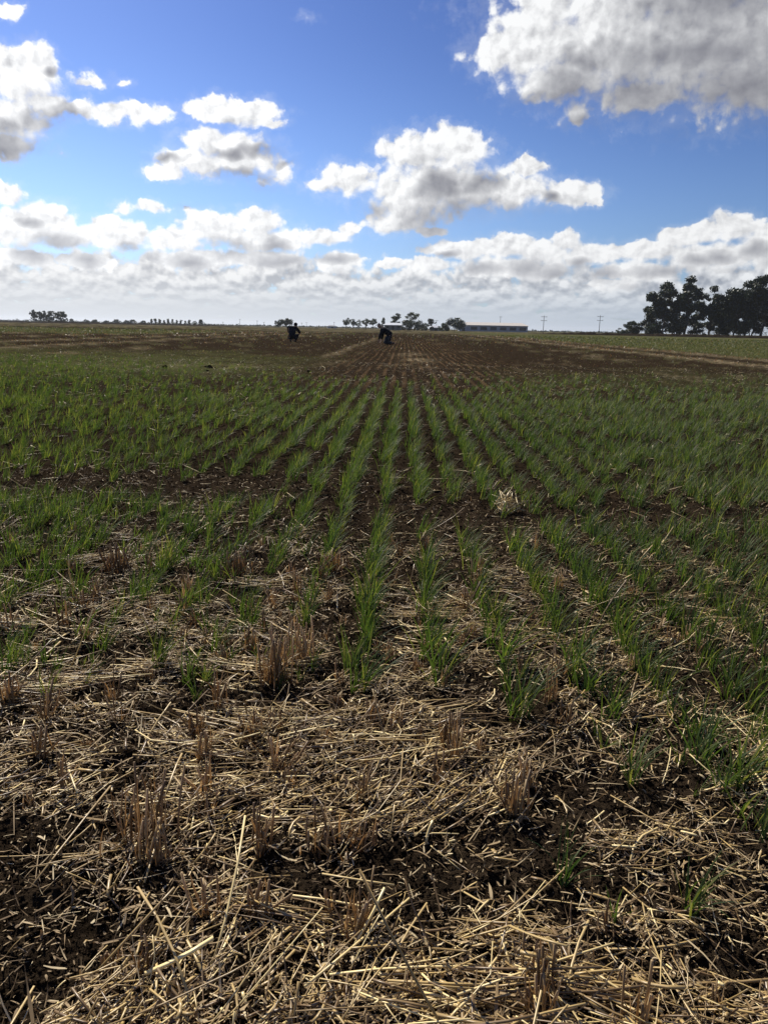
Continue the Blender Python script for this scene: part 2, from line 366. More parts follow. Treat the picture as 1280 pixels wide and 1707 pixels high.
def zones(x, y):
    n = fbm(x, y, 0.35, 3); n2 = fbm(x*1.0, y*0.35, 0.9, 3)
    green = 0.8*sstep(x+0.5*n, 14.4, 15.6)*sstep(y, 14, 22)*(1-0.5*sstep(y, 250, 300))
    lf = sstep(-x+2.0*n2, 22, 26)*sstep(y+6*n, 60, 74)*(1-sstep(y+6*n, 112, 130)); green = np.maximum(green, 0.75*lf)
    green = np.maximum(green, 0.6*sstep(-x, 1, 5)*sstep(y, 13, 17)*(1-sstep(y+5*n, 21, 32)))
    green = np.maximum(green, 0.22*sstep(x, 1, 4)*sstep(y, 12, 15)*(1-sstep(y+4*n, 17, 24)))
    green = np.maximum(green, 0.22*sstep(n2, 0.1, 0.6)*sstep(y, 18, 26)*sstep(np.abs(x), 4, 8))
    green = np.maximum(green, 0.22*sstep(y, 120, 200))
    def band(c, w, y0): return np.exp(-((x-c+0.25*n2)/w)**2)*sstep(y, y0, y0+5)
    tan = np.maximum.reduce([0.7*band(13.9, 0.65, 16), 0.6*band(-14.1, 0.5, 18), 0.5*band(-2.5, 0.2, 23), 0.8*band(11.1, 0.5, 18),
        0.6*band(-18.6, 0.6, 22), 0.5*band(-24, 0.7, 30), 0.5*band(-31, 1.0, 40), 0.6*band(-10.2, 0.5, 20)*sstep(n, -.1, .4), 0.4*band(7.5, 0.5, 24)*sstep(n, -.1, .3)])
    tan = np.maximum(tan, 0.75*np.exp(-((x-0.35)/0.5)**2-((y-27)/4.5)**2)*sstep(n2, -.4, .2))
    tan = np.maximum(tan, 0.8*np.exp(-((x+4.6)/2.0)**2-((y-18.6)/0.9)**2)*sstep(n2, -.3, .2))
    tan = np.maximum(tan, 0.22*sstep(n2, 0.3, 0.75)*sstep(y, 14, 18))
    tan = np.maximum(tan, 0.55*sstep(y, 130, 190)*sstep(n, -.5, .3))
    drill = sstep(y, 11, 15)*(1-sstep(y, 55, 85))*(1-sstep(np.abs(x-0.55), 0.9, 3.6))
    return green, tan, drill
def ground_sheet():
    th = np.concatenate([np.linspace(1.06, 0.010, 640), np.linspace(0.0094, 0.0016, 26)])
    r = EYE/np.tan(th); r = np.concatenate([r, [800, 1100, 1600, 2500, 4500, 9000]])
    a = np.concatenate([np.linspace(-40, 40, 700), np.linspace(44, 316, 69)])*math.pi/180
    RR, AA = np.meshgrid(r, a, indexing='ij')
    X = RR*np.sin(AA); Y = RR*np.cos(AA)
    Z = gz(X, Y)
    nr, na = X.shape
    V = np.stack([X, Y, Z], -1).reshape(-1, 3)
    i, j = np.meshgrid(np.arange(nr-1), np.arange(na), indexing='ij'); j2 = (j+1) % na
    F = np.stack([i*na+j, (i+1)*na+j, (i+1)*na+j2, i*na+j2], -1).reshape(-1, 4)
    F = F[:, ::-1]
    # close the disc under the photographer
    c = len(V); V = np.vstack([V, [[0, 0, 0]]])
    k = np.arange(0, na, 1); cap = np.stack([np.full(na, c), (k+1) % na, k, np.full(na, c)], -1)
    g, tn, dr = zones(V[:, 0], V[:, 1])
    o = mesh_np('field_ground', V, F, M['soil'], True, {'green': ('POINT', g), 'tan': ('POINT', tn), 'drill': ('POINT', dr)}, 'structure')
    bm = bmesh.new(); bm.from_mesh(o.data); bm.verts.ensure_lookup_table()
    for q in range(na):
        try: bm.faces.new((bm.verts[c], bm.verts[(q+1) % na], bm.verts[q]))
        except ValueError: pass
    bmesh.ops.recalc_face_normals(bm, faces=[f for f in bm.faces if len(f.verts) == 3])
    bm.to_mesh(o.data); bm.free()
    return o
ground_sheet()

# ------------------------------------------------------------------ blades, straws
def blades(P, az, lean, curve, L, Wd, seg, twist=None, tip=0.06):
    """ribbons that rise from P, lean towards az and bend over; returns verts (n, 2*(seg+1), 3) and faces"""
    n = len(P); s = np.linspace(0, 1, seg+1)
    ang = lean[:, None] + curve[:, None]*s[None, :]**1.4
    ds = (L/seg)[:, None]
    dh = np.sin(ang)*ds; dv = np.cos(ang)*ds
    h = np.concatenate([np.zeros((n, 1)), np.cumsum(0.5*(dh[:, 1:]+dh[:, :-1]), 1)], 1)
    v = np.concatenate([np.zeros((n, 1)), np.cumsum(0.5*(dv[:, 1:]+dv[:, :-1]), 1)], 1)
    cx = P[:, 0:1] + h*np.sin(az)[:, None]; cy = P[:, 1:2] + h*np.cos(az)[:, None]; cz = P[:, 2:3] + v
    wprof = np.where(s < 0.25, 0.65+1.4*s, 1.0)*(1-np.clip((s-0.35)/0.65, 0, 1)**1.6*(1-tip))
    tw = (np.zeros((n, 1)) if twist is None else twist[:, None])*s[None, :] + az[:, None] + math.pi/2
    hw = 0.5*Wd[:, None]*wprof[None, :]
    ox = hw*np.sin(tw); oy = hw*np.cos(tw)
    V = np.stack([np.stack([cx-ox, cy-oy, cz], -1), np.stack([cx+ox, cy+oy, cz], -1)], 2).reshape(n, -1, 3)
    f = np.array([[2*i, 2*i+1, 2*i+3, 2*i+2] for i in range(seg)])
    F = (f[None] + (np.arange(n)*2*(seg+1))[:, None, None]).reshape(-1, 4)
    return V.reshape(-1, 3), F
def straws(Pm, az, pitch, L, rad, bend, seg=2, nside=4, flat=0.65):
    """bent stalks lying about their middle Pm"""
    n = len(Pm); s = np.linspace(-0.5, 0.5, seg+1)
    d = np.stack([np.sin(az)*np.cos(pitch), np.cos(az)*np.cos(pitch), np.sin(pitch)], -1)
    side = np.stack([np.cos(az), -np.sin(az), np.zeros(n)], -1); up = np.cross(side, d)
    up *= np.sign(up[:, 2:3])+1e-9
    C = Pm[:, None] + d[:, None]*(s[None, :, None]*L[:, None, None]) + side[:, None]*((bend*L)[:, None]*(0.25-s[None]**2)*4)[..., None]
    a = np.arange(nside)*2*math.pi/nside + math.pi/4
    off = side[:, None, :]*np.cos(a)[None, :, None] + up[:, None, :]*(np.sin(a)*flat)[None, :, None]
    V = C[:, :, None, :] + off[:, None]*rad[:, None, None, None]
    V = V.reshape(n, -1, 3); k = nside
    f = [[i*k+j, i*k+(j+1) % k, (i+1)*k+(j+1) % k, (i+1)*k+j] for i in range(seg) for j in range(k)]
    if k == 4: f += [[3, 2, 1, 0], [seg*k, seg*k+1, seg*k+2, seg*k+3]]
    f = np.array(f)
    F = (f[None] + (np.arange(n)*V.shape[1])[:, None, None]).reshape(-1, 4)
    return V.reshape(-1, 3), F, len(f), V.shape[1]
def gpts(x, y, dz=0.0): return np.stack([x, y, gz(x, y)+dz], -1)
def scatter(n, y0, y1, pad=0.70, power=0.0):
    """n points in the wedge of field in front of the camera, with a margin at either side; density falls off as y**power"""
    e = power+2.0
    y = (rng.random(n)*(y1**e-y0**e)+y0**e)**(1/e); return (rng.random(n)*2-1)*(pad*np.minimum(1, y)+0.56*y), y

# where loose straw lies (1) and where the soil shows bare (0)
def blob(x, y, cx, cy, rx, ry): return np.exp(-(((x-cx)/rx)**2+((y-cy)/ry)**2))
def straw_cover(x, y):
    n = fbm(x+4, y, 2.2, 3)
    n3 = fbm(x-7, y*1.3, 5.5, 2)
    c = 0.60 + 1.25*n + 1.0*n3
    c = c*(1-0.55*sstep(y, 2.3, 3.4)) * (1-0.72*sstep(y, 3.5, 4.3))
    c = c*(1-0.94*blob(x, y, 0.32, 1.22, 0.34, 0.10))*(1-0.85*blob(x, y, 0.75, 1.22, 0.28, 0.13))*(1-0.6*blob(x, y, -0.02, 1.20, 0.16, 0.06))
    c = c*(1-0.9*blob(x, y, 1.1, 4.1, 0.8, 0.35))*(1-0.9*blob(x, y, -0.2, 4.0, 0.16, 0.7))*(1-0.75*blob(x, y, 0.0, 4.3, 0.5, 0.4))
    c = c*(1-0.55*blob(x, y, 0.55, 1.75, 0.4, 0.15))*(1-0.4*sstep(x, 0.5, 1.0)*sstep(y, 1.7, 2.2))
    c = c + 0.7*blob(x, y, -0.25, 1.72, 0.75, 0.10) + 0.35*blob(x, y, -0.3, 2.4, 0.5, 0.5) + 0.4*blob(x, y, 0.05, 1.55, 0.4, 0.12)
    return np.clip(c, 0.03, 1.25)*(1-0.8*sstep(y, 4.6, 5.8))
def keep(x, y, f): k = rng.random(len(x)) < f(x, y); return x[k], y[k]

def straw_litter():
    # long stalks, lying in loose swathes
    x, y = scatter(46000, 0.60, 5.6, power=-1.4); x, y = keep(x, y, lambda a, b: straw_cover(a, b)*0.9)
    x2, y2 = scatter(40000, 4.0, 22.0); x2, y2 = keep(x2, y2, lambda a, b: 0.14+0.40*(fbm(a, b, 0.8, 2) > 0.2))
    x = np.concatenate([x, x2]); y = np.concatenate([y, y2]); n = len(x)
    swathe = math.pi/2 - 0.25 + 1.5*fbm(x, y+8, 0.9, 2)
    az = swathe + rng.normal(0, 0.42, n); az = np.where(rng.random(n) < 0.42, rng.random(n)*math.pi*2, az)
    L = np.clip(np.exp(rng.normal(math.log(0.040), 0.80, n)), 0.008, 0.28)
    rad = np.clip(np.exp(rng.normal(math.log(0.00150), 0.45, n)), 0.0005, 0.0042); rad = np.where(L > 0.12, np.clip(rad, 0.0012, 0.0028), rad)
    rad = rad*(1+0.10*np.clip(y-3, 0, 8))
    pitch = rng.normal(0.02, 0.12, n); up = rng.random(n) < 0.10; pitch = np.where(up, rng.uniform(0.3, 1.1, n), pitch)
    cov = straw_cover(x, y)
    lift = 0.001 + rng.random(n)**2.2*0.030*cov + 0.02*np.clip(fbm(x+2, y, 4.0, 2), 0, 1)*cov + np.abs(np.sin(pitch))*L*0.42
    lift = np.where(y > 5, 0.010, lift)
    bend = rng.normal(0, 0.03, n); kink = rng.random(n) < 0.25; bend = np.where(kink, rng.normal(0, 0.16, n), bend)
    # mats: handfuls of long stalks still lying side by side
    bx, by = scatter(85, 0.7, 3.4, power=-0.8); bx, by = keep(bx, by, lambda a, b: straw_cover(a, b)*(0.4+0.6*(a < 0.3)))
    nb = len(bx); cnt = rng.integers(7, 26, nb); ib = np.repeat(np.arange(nb), cnt); m = len(ib)
    baz = math.pi/2 + rng.normal(-0.15, 0.45, nb)
    x2 = bx[ib]+rng.normal(0, 0.05, m); y2 = by[ib]+rng.normal(0, 0.022, m)
    x = np.concatenate([x, x2]); y = np.concatenate([y, y2]); az = np.concatenate([az, baz[ib]+rng.normal(0, 0.13, m)])
    L2 = rng.uniform(0.04, 0.22, m); L = np.concatenate([L, L2]); rad = np.concatenate([rad, rng.uniform(0.0010, 0.0027, m)])
    pitch = np.concatenate([pitch, rng.normal(0, 0.06, m)]); bend = np.concatenate([bend, rng.normal(0, 0.04, m)])
    lift = np.concatenate([lift, 0.008+rng.random(m)*0.026]); n = len(x)
    V, F, nf, nv = straws(gpts(x, y, lift), az, pitch, L, rad, bend, 3, 4, 0.6)
    # every stalk tapers and is crushed differently
    vary = np.clip(rng.normal(0.33, 0.34, n), 0, 1)
    o = mesh_np('loose_straw', V, F, M['straw'], False, {'vary': ('FACE', np.repeat(vary, nf))}, 'stuff')
    tag(o, 'pale broken straw strewn thickly over the dark soil in front of the wheat', 'straw')
    # chaff, split sheaths and flat leaf scraps
    x, y = scatter(195000, 0.60, 5.2, power=-1.5); x, y = keep(x, y, lambda a, b: 0.17+0.75*straw_cover(a, b)); n = len(x)
    L = np.clip(np.exp(rng.normal(math.log(0.014), 0.75, n)), 0.003, 0.13); Wd = np.clip(np.exp(rng.normal(math.log(0.0021), 0.5, n)), 0.0007, 0.0065)
    V, F = blades(gpts(x, y, 0.001+0.014*rng.random(n)**2), rng.random(n)*6.283, rng.uniform(1.15, 1.6, n), rng.normal(0, 0.8, n), L, Wd, 3, rng.normal(0, 1.4, n), 0.5)
    o = mesh_np('chaff', V, F, M['chaff'], False, {'vary': ('FACE', np.repeat(np.clip(rng.normal(0.42, 0.32, n), 0, 1), 3))}, 'stuff')
    tag(o, 'small flat scraps of chaff and dry leaf among the straw', 'chaff')
def crumbs():
    """loose crumbs and small lumps of soil"""
    x, y = scatter(250000, 0.60, 9.0, power=-1.9); n = len(x)
    s = np.clip(np.exp(rng.normal(math.log(0.0022), 0.60, n)), 0.0007, 0.010)*(1+0.12*np.clip(y-2, 0, 8))
    base = np.array([(1,0,0),(0,1,0),(-1,0,0),(0,-1,0),(0,0,1),(0,0,-1)], float)
    tri = np.array([(0,1,4),(1,2,4),(2,3,4),(3,0,4),(1,0,5),(2,1,5),(3,2,5),(0,3,5)])
    a = rng.random(n)*6.283; ca, sa = np.cos(a), np.sin(a)
    Q = base[None]*s[:, None, None]*rng.uniform(0.55, 1.25, (n, 6, 1)) + rng.normal(0, 0.22, (n, 6, 3))*s[:, None, None]
    Q = np.stack([Q[..., 0]*ca[:, None]-Q[..., 1]*sa[:, None], Q[..., 0]*sa[:, None]+Q[..., 1]*ca[:, None], Q[..., 2]*0.6], -1)
    V = (Q + gpts(x, y)[:, None] + np.array([0, 0, 1])*(s*0.25)[:, None, None]).reshape(-1, 3)
    F = (tri[None]+(np.arange(n)*6)[:, None, None]).reshape(-1, 3)
    o = mesh_np('soil_crumbs', V, F, M['soil'], False, None, 'stuff')
    tag(o, 'loose dark crumbs of soil between the straw', 'soil')
crumbs()
straw_litter()

# ------------------------------------------------------------------ wheat
def tuft_blades(n, h, spread, seg=5, lean=(0.05, 0.5)):
    """a tuft of young wheat: n blades out of a narrow base"""
    a = rng.random(n)*6.283; rr = spread*np.sqrt(rng.random(n))
    P = np.stack([rr*np.cos(a), rr*np.sin(a)*1.6, np.full(n, -0.006)], -1)
    az = a*0+rng.random(n)*6.283
    le = rng.uniform(lean[0], lean[1], n); cu = rng.uniform(0.15, 1.25, n)
    # the wind has pushed every tuft a little to the right
    vx = np.sin(az)*le+0.16; vy = np.cos(az)*le; az = np.arctan2(vx, vy); le = np.hypot(vx, vy)
    L = h*rng.uniform(0.62, 1.15, n); W_ = rng.uniform(0.0025, 0.0049, n)
    V, F = blades(P, az, le, cu, L, W_, seg, rng.normal(0, 1.0, n))
    vary = np.clip(rng.normal(0.42, 0.25, n), 0, 1); dry = rng.random(n) < 0.06; vary = np.where(dry, 1.0, vary)
    return V, F, np.repeat(vary, seg)
def tuft_mesh(name, *a, **k):
    V, F, vary = tuft_blades(*a, **k)
    o = mesh_np(name, V, F, M['wheat'], True, {'vary': ('FACE', vary)})
    me = o.data; bpy.data.objects.remove(o); return me
TUFT = [tuft_mesh('wheat_tuft', random.randint(13, 25), random.uniform(0.14, 0.205), 0.014) for _ in range(18)]
THIN = [tuft_mesh('wheat_tuft', random.randint(4, 9), random.uniform(0.10, 0.16), 0.007) for _ in range(8)]

def row_name(k):
    return {-1: 'the centre drill row of the foreground', 0: 'the first row right of the centre row of the foreground', 1: 'the second row right of the centre row of the foreground',
            2: 'the third row right of the centre row of the foreground', 3: 'the fourth row right of the centre row of the foreground', 4: 'the fifth row right of the centre row of the foreground'}.get(k)
def near_density(k, x, y):
    """plants per step along the drill rows, in front of the closed crop"""
    n = float(fbm(np.array([x*1.5]), np.array([y]), 1.6, 2)[0])
    if k == -1: return 0.9 if 1.95 < y < 3.95 else 0
    if k == 0:  return 0.92 if 1.98 < y < 3.25 else (0.15 if y < 4 and y > 1.9 else 0)
    if k == 1:  return 0.9+0.5*n if 2.2 < y < 3.55 else (0.12 if 1.6 < y < 2.3 else 0)
    if k == 2:  return 0.95+0.4*n if 2.0 < y < 3.7 else (0.3 if 1.45 < y < 2.15 else 0)
    if k >= 3:
        y0 = 1.65 if k < 5 else 1.35
        d = 1.1 + 0.5*n
        if y < y0 or y > 3.95: return 0.75 if 1.25 < y < y0 else 0
        return min(1.0, max(0.5, d))
    # the thin stand on the left, half smothered by straw
    if y < 1.85 or y > 4.3: return 0
    return max(0.18, 0.50 + 0.8*n + 0.10*(y-2.6))
def near_tufts():
    spots = []
    for k in range(-17, 15):
        x0 = 0.10 + ROW*k; y = 1.35
        while y < 4.35:
            y += random.choice((0.026, 0.034, 0.042, 0.05, 0.07))
            if abs(x0) > 0.62+0.56*y: continue
            if random.random() < near_density(k, x0, y):
                spots.append((k, x0+random.gauss(0, 0.013), y))
    # volunteers between the rows: thin on the left, thicker towards the right edge
    for _ in range(170):
        y = random.uniform(1.95, 4.2); spots.append((-9, -random.uniform(0.2, 1.0)*(0.10+0.52*y), y))
    for _ in range(30):
        y = random.uniform(1.5, 2.4); spots.append((9, random.uniform(0.36, 0.54)*y+0.05, y))
    spots.sort(key=lambda s: s[1]**2+s[2]**2)
    left_thin = lambda k: k < -1
    def in_view(s): return abs(s[1]+0.02*s[2]) < 0.50*s[2]+0.02
    chosen = [s for s in spots if in_view(s)][:292]; ids = set(map(id, chosen)); rest = [s for s in spots if id(s) not in ids]
    for k, x, y in chosen:
        thin = left_thin(k) or (1 <= k <= 3 and y < 2.0)
        o = bpy.data.objects.new('wheat_tuft', random.choice(THIN if random.random() < (0.5 if thin else 0.25) else TUFT)); COL.objects.link(o)
        o.location = (x, y, float(gz(x, y))); o.rotation_euler = (random.gauss(0, .06), random.gauss(0, .06), random.gauss(0, 0.5))
        s = random.uniform(0.5, 0.85) if left_thin(k) else random.uniform(0.65, 1.2); o.scale = (s, s, s)
        rn = row_name(k)
        if left_thin(k): lab = 'thin young wheat tuft among straw and stubble left of the centre row'
        elif rn: lab = 'young wheat tuft in %s' % rn
        else: lab = 'young wheat tuft in the crowded rows near the right edge'
        tag(o, lab, 'wheat', 'young wheat tufts in the foreground rows')
    return rest
REST = near_tufts()
def special_tuft(x, y, n, h, spread, label):
    me = tuft_mesh('wheat_tuft', n, h, spread); o = bpy.data.objects.new('wheat_tuft', me); COL.objects.link(o)
    o.location = (x, y, float(gz(x, y))); tag(o, label, 'wheat', 'young wheat tufts in the foreground rows')
special_tuft(0.30, 1.235, 17, 0.115, 0.010, 'small lone wheat tuft on bare soil, left one of the lower right pair')
special_tuft(0.50, 1.165, 22, 0.120, 0.012, 'small lone wheat tuft on bare soil, right one of the lower right pair')
special_tuft(0.31, 1.86, 52, 0.215, 0.030, 'thickest dark green wheat tuft, first in its row right of the middle')
special_tuft(-0.10, 1.98, 34, 0.19, 0.022, 'bright green wheat tuft at the near end of the centre row')
special_tuft(0.545, 1.87, 30, 0.16, 0.022, 'broad spreading wheat tuft at the near end of the third row right of centre')
special_tuft(0.36, 1.12, 5, 0.07, 0.004, 'lone sprig of a few wheat blades in front of two small lone tufts')

def crop_keep(x, y):
    n = fbm(x, y, 0.45, 3); n1 = fbm(x+7, y, 1.6, 2)
    front = 4.15 + 0.30*n1 + 0.5*sstep(-x, 0.55, 1.0) + 0.45*np.exp(-((x+0.7)/0.55)**2) + np.where(x > 0.45, 0.12, 0)
    back = np.where(x < -2.0, 13.5+np.minimum(0.9*(-x-2.0), 6.0), 13.0+0.30*np.clip(x, 0, 12)) + 2.0*n
    d = sstep(y, front-0.12, front+0.15)*(1-sstep(y, back-6.0, back+5.0))
    d = d*(0.86 + 0.35*n1 - 0.45*sstep(n, 0.15, 0.6))*np.where(x < -1.2, 0.78, 1.0)
    d = d*np.where((x < -0.5) & (y < 7), 0.8, 1.0)*(1-0.55*sstep(fbm(x*1.3+3, y*0.8, 3.1, 2), 0.18, 0.5))
    d = d*(1-0.5*np.exp(-((x-0.2)/1.3)**2)*sstep(y, 9.5, 12.5))
    return d
def crop():
    """the closed stand of wheat: uncountable plants in drill rows"""
    Vs = []; Fs = []; As = []; base = 0
    def add(V, F, a):
        nonlocal base
        Vs.append(V); Fs.append(F+base); As.append(a); base += len(V)
    for (ya, yb, step, nb, seg, wmul) in ((3.9, 6.5, 0.033, 14, 4, 1.0), (6.5, 10.5, 0.043, 12, 3, 1.35), (10.5, 25, 0.062, 9, 2, 2.0)):
        ks = np.arange(-int((1+0.56*yb)/ROW)-2, int((1+0.56*yb)/ROW)+3)
        X, Y = np.meshgrid(0.10+ROW*ks, np.arange(ya, yb, step), indexing='ij')
        x = X.ravel()+rng.normal(0, 0.024, X.size); y = Y.ravel()+rng.normal(0, step*0.45, X.size)
        ok = (np.abs(x) < 0.9+0.56*y) & (rng.random(len(x)) < crop_keep(x, y)); x = x[ok]; y = y[ok]
        if ya < 4: x = np.concatenate([x, [s[1] for s in REST]]); y = np.concatenate([y, [s[2] for s in REST]])
        n = len(x); h = np.clip(0.137+0.030*fbm(x, y, 0.7, 2)+rng.normal(0, 0.027, n), 0.06, 0.23)*np.where(y > 12, 0.85, 1)
        th = np.repeat(np.arange(n), nb); m = len(th)
        P = gpts(x, y, -0.006)[th] + np.concatenate([rng.normal(0, 0.011, (m, 2)), np.zeros((m, 1))], 1)
        az = rng.random(m)*6.283; le = rng.uniform(0.05, 0.55, m)
        vx = np.sin(az)*le+0.22; vy = np.cos(az)*le; az = np.arctan2(vx, vy); le = np.hypot(vx, vy)
        V, F = blades(P, az, le, rng.uniform(0.1, 1.1, m), h[th]*rng.uniform(0.6, 1.15, m), rng.uniform(0.0023, 0.0041, m)*wmul, seg, rng.normal(0, .8, m))
        vary = np.clip(rng.normal(0.42, 0.25, m)+0.15*fbm(x, y, 0.5, 2)[th], 0, 1); vary = np.where(rng.random(m) < 0.06, 1.0, vary)
        add(V, F, np.repeat(vary, seg))
    o = mesh_np('wheat_crop', np.vstack(Vs), np.vstack(Fs), M['wheat'], True, {'vary': ('FACE', np.concatenate(As))}, 'stuff')
    tag(o, 'dense green drill rows of young wheat crossing the middle of the field', 'wheat crop')
crop()

# ------------------------------------------------------------------ standing stubble
def stub_mesh(n, h, spread, dark=0.0, fan=0.25):
    Pb = np.concatenate([rng.normal(0, spread, (n, 2)), np.zeros((n, 1))], 1)
    L = h*rng.uniform(0.45, 1.1, n)
    az = rng.random(n)*6.283; tilt = np.abs(rng.normal(0, fan, n))
    pitch = math.pi/2-tilt; d = np.stack([np.sin(az)*np.cos(pitch), np.cos(az)*np.cos(pitch), np.sin(pitch)], -1)
    V, F, nf, nv = straws(Pb+d*(L*0.5-0.008)[:, None], az, pitch, L, rng.uniform(0.0015, 0.0030, n), rng.normal(0, 0.03, n), 3, 4, 0.9)
    va = np.repeat(np.clip(rng.normal(0.45-dark, 0.28, n), 0, 1), nf)
    m = n*2                                                     # frayed sheaths
    P2 = np.concatenate([rng.normal(0, spread, (m, 2)), np.zeros((m, 1))], 1)
    V2, F2 = blades(P2, rng.random(m)*6.283, np.abs(rng.normal(0, fan*1.3, m)), rng.normal(0.3, 0.8, m), h*rng.uniform(0.3, 0.9, m), rng.uniform(0.002, 0.005, m), 4, rng.normal(0, 1.2, m), 0.3)
    va2 = np.repeat(np.clip(rng.normal(0.4-dark, 0.25, m), 0, 1), 4)
    o = mesh_np('stubble_clump', np.vstack([V, V2]), np.vstack([F, F2+len(V)]), M['stub'], False, {'vary': ('FACE', np.concatenate([va, va2]))})
    me = o.data; bpy.data.objects.remove(o); return me
STUB = [stub_mesh(random.choice((4, 4, 5, 6, 8, 10, 13)), random.uniform(0.05, 0.13), 0.010, random.choice((-.15, 0, 0.2)), random.choice((.12, .3, .5))) for _ in range(34)]
def put_stub(x, y, me, label, s=1.0, rz=None):
    o = bpy.data.objects.new('stubble_clump', me); COL.objects.link(o)
    o.location = (x, y, float(gz(x, y))); o.scale = (s, s, s); o.rotation_euler = (0, 0, random.random()*6.28 if rz is None else rz)
    tag(o, label, 'stubble', 'standing stubble clumps in the foreground')
def stubble():
    put_stub(-0.33, 2.02, stub_mesh(30, 0.16, 0.018, -0.2, 0.16), 'tall light brown stubble clump left of the centre wheat row')
    put_stub(-0.28, 2.16, stub_mesh(26, 0.15, 0.018, -0.35, 0.14), 'pale golden brown stubble clump just behind the tall light brown one')
    put_stub(-0.475, 1.30, stub_mesh(16, 0.15, 0.03, 0.15, 0.22), 'large ragged brown stubble clump near the left edge of the foreground')
    put_stub(-0.08, 1.33, stub_mesh(12, 0.085, 0.025, 0.05, 0.3), 'short fanned stubble clump in the lower middle, left of the bare soil')
    put_stub(-0.14, 1.30, stub_mesh(6, 0.075, 0.012, 0.1, 0.15), 'pair of upright stubble stalks just left of the short fanned clump')
    put_stub(-1.1, 2.95, stub_mesh(26, 0.13, 0.02, 0.35, 0.3), 'dark brown stubble clump among thin wheat at the far left')
    put_stub(-0.62, 2.95, stub_mesh(24, 0.11, 0.03, 0.3, 0.35), 'low dark stubble clump left of the centre row, level with its far half')
    put_stub(-0.25, 3.05, stub_mesh(26, 0.10, 0.03, 0.15, 0.4), 'flattened reddish stubble clump close beside the far half of the centre row')
    put_stub(0.12, 1.68, stub_mesh(5, 0.10, 0.006, 0, 0.12), 'three stiff stubble stalks standing between the centre rows')
    put_stub(0.22, 0.985, stub_mesh(9, 0.08, 0.012, 0.0, 0.15), 'cut stubble stalks at the bottom edge right of the middle')
    put_stub(0.40, 1.93, stub_mesh(5, 0.17, 0.008, -0.1, 0.25), 'long leaning stubble stalks right of the thickest wheat tuft')
    spots = []; tries = 0
    while len(spots) < 150 and tries < 6000:
        tries += 1
        y = random.uniform(0.8, 3.6); x = random.uniform(-1, 1)*(0.06+0.5*y)
        w = float(straw_cover(np.array([x]), np.array([y]))[0])*(1.0 if x < 0.35 else 0.45)*(1.6 if x < 0 and 1.6 < y < 3.2 else 0.7)*(1-0.3*max(0, y-2.4))
        if random.random() > w or any((x-a)**2+(y-b)**2 < 0.06**2 for a, b in spots): continue
        spots.append((x, y))
    for x, y in spots:
        if y < 1.45: z = 'in the straw along the bottom of the picture'
        elif x < -0.1: z = 'in the straw left of the wheat rows'
        else: z = 'in the straw between the wheat rows on the right'
        put_stub(x, y, random.choice(STUB), 'small brown stubble clump '+z, random.uniform(0.6, 1.1))
stubble()
def straw_heap():
    """a wisp of pale straw standing up where the crop begins"""
    n = 46; x0, y0 = 0.58, 4.22
    az = rng.random(n)*6.283; pitch = rng.uniform(0.1, 1.25, n); L = rng.uniform(0.06, 0.20, n)
    P = np.stack([rng.normal(0, 0.035, n), rng.normal(0, 0.03, n), 0.01+rng.random(n)*0.07], -1)
    V, F, nf, nv = straws(P, az, pitch, L, rng.uniform(0.0016, 0.003, n), rng.normal(0, 0.06, n))
    o = mesh_np('straw_wisp', V, F, M['straw'], False, {'vary': ('FACE', np.repeat(rng.uniform(0.5, 1, n), nf))}, loc=(x0, y0, float(gz(x0, y0))))
    tag(o, 'upright wisp of pale straw on dark soil at the front of the dense wheat', 'straw')
straw_heap()

# ------------------------------------------------------------------ the bare strip, its clods and its dry borders
def clods():
    def clod(x, y, s, lab):
        bm = bmesh.new(); bmesh.ops.create_icosphere(bm, subdivisions=3, radius=s)
        k = random.random()*50
        for v in bm.verts:
            q = v.co/s; d = float(fbm(np.array([q.x*1.1+k]), np.array([q.y*1.1+q.z*0.9+k]), 1.3, 3)[0])
            v.co *= 1+0.6*d; v.co.z *= 0.62
        o = from_bm('soil_clod', bm, M['soil'], None, False, (x, y, float(gz(x, y))+s*0.3))
        tag(o, lab, 'clod', 'big soil clods at the back of the crop')
    clod(-4.37, 18.1, 0.075, 'biggest dark soil clod, left of the rows at the back of the crop')
    clod(-4.05, 16.6, 0.04, 'small dark clod in front and to the right of the biggest clod')
    clod(-5.1, 17.2, 0.05, 'dark clod just left of the biggest clod')
    clod(-2.0, 17.0, 0.035, 'small clod on bare soil at the tail of the left-hand rows')
clods()
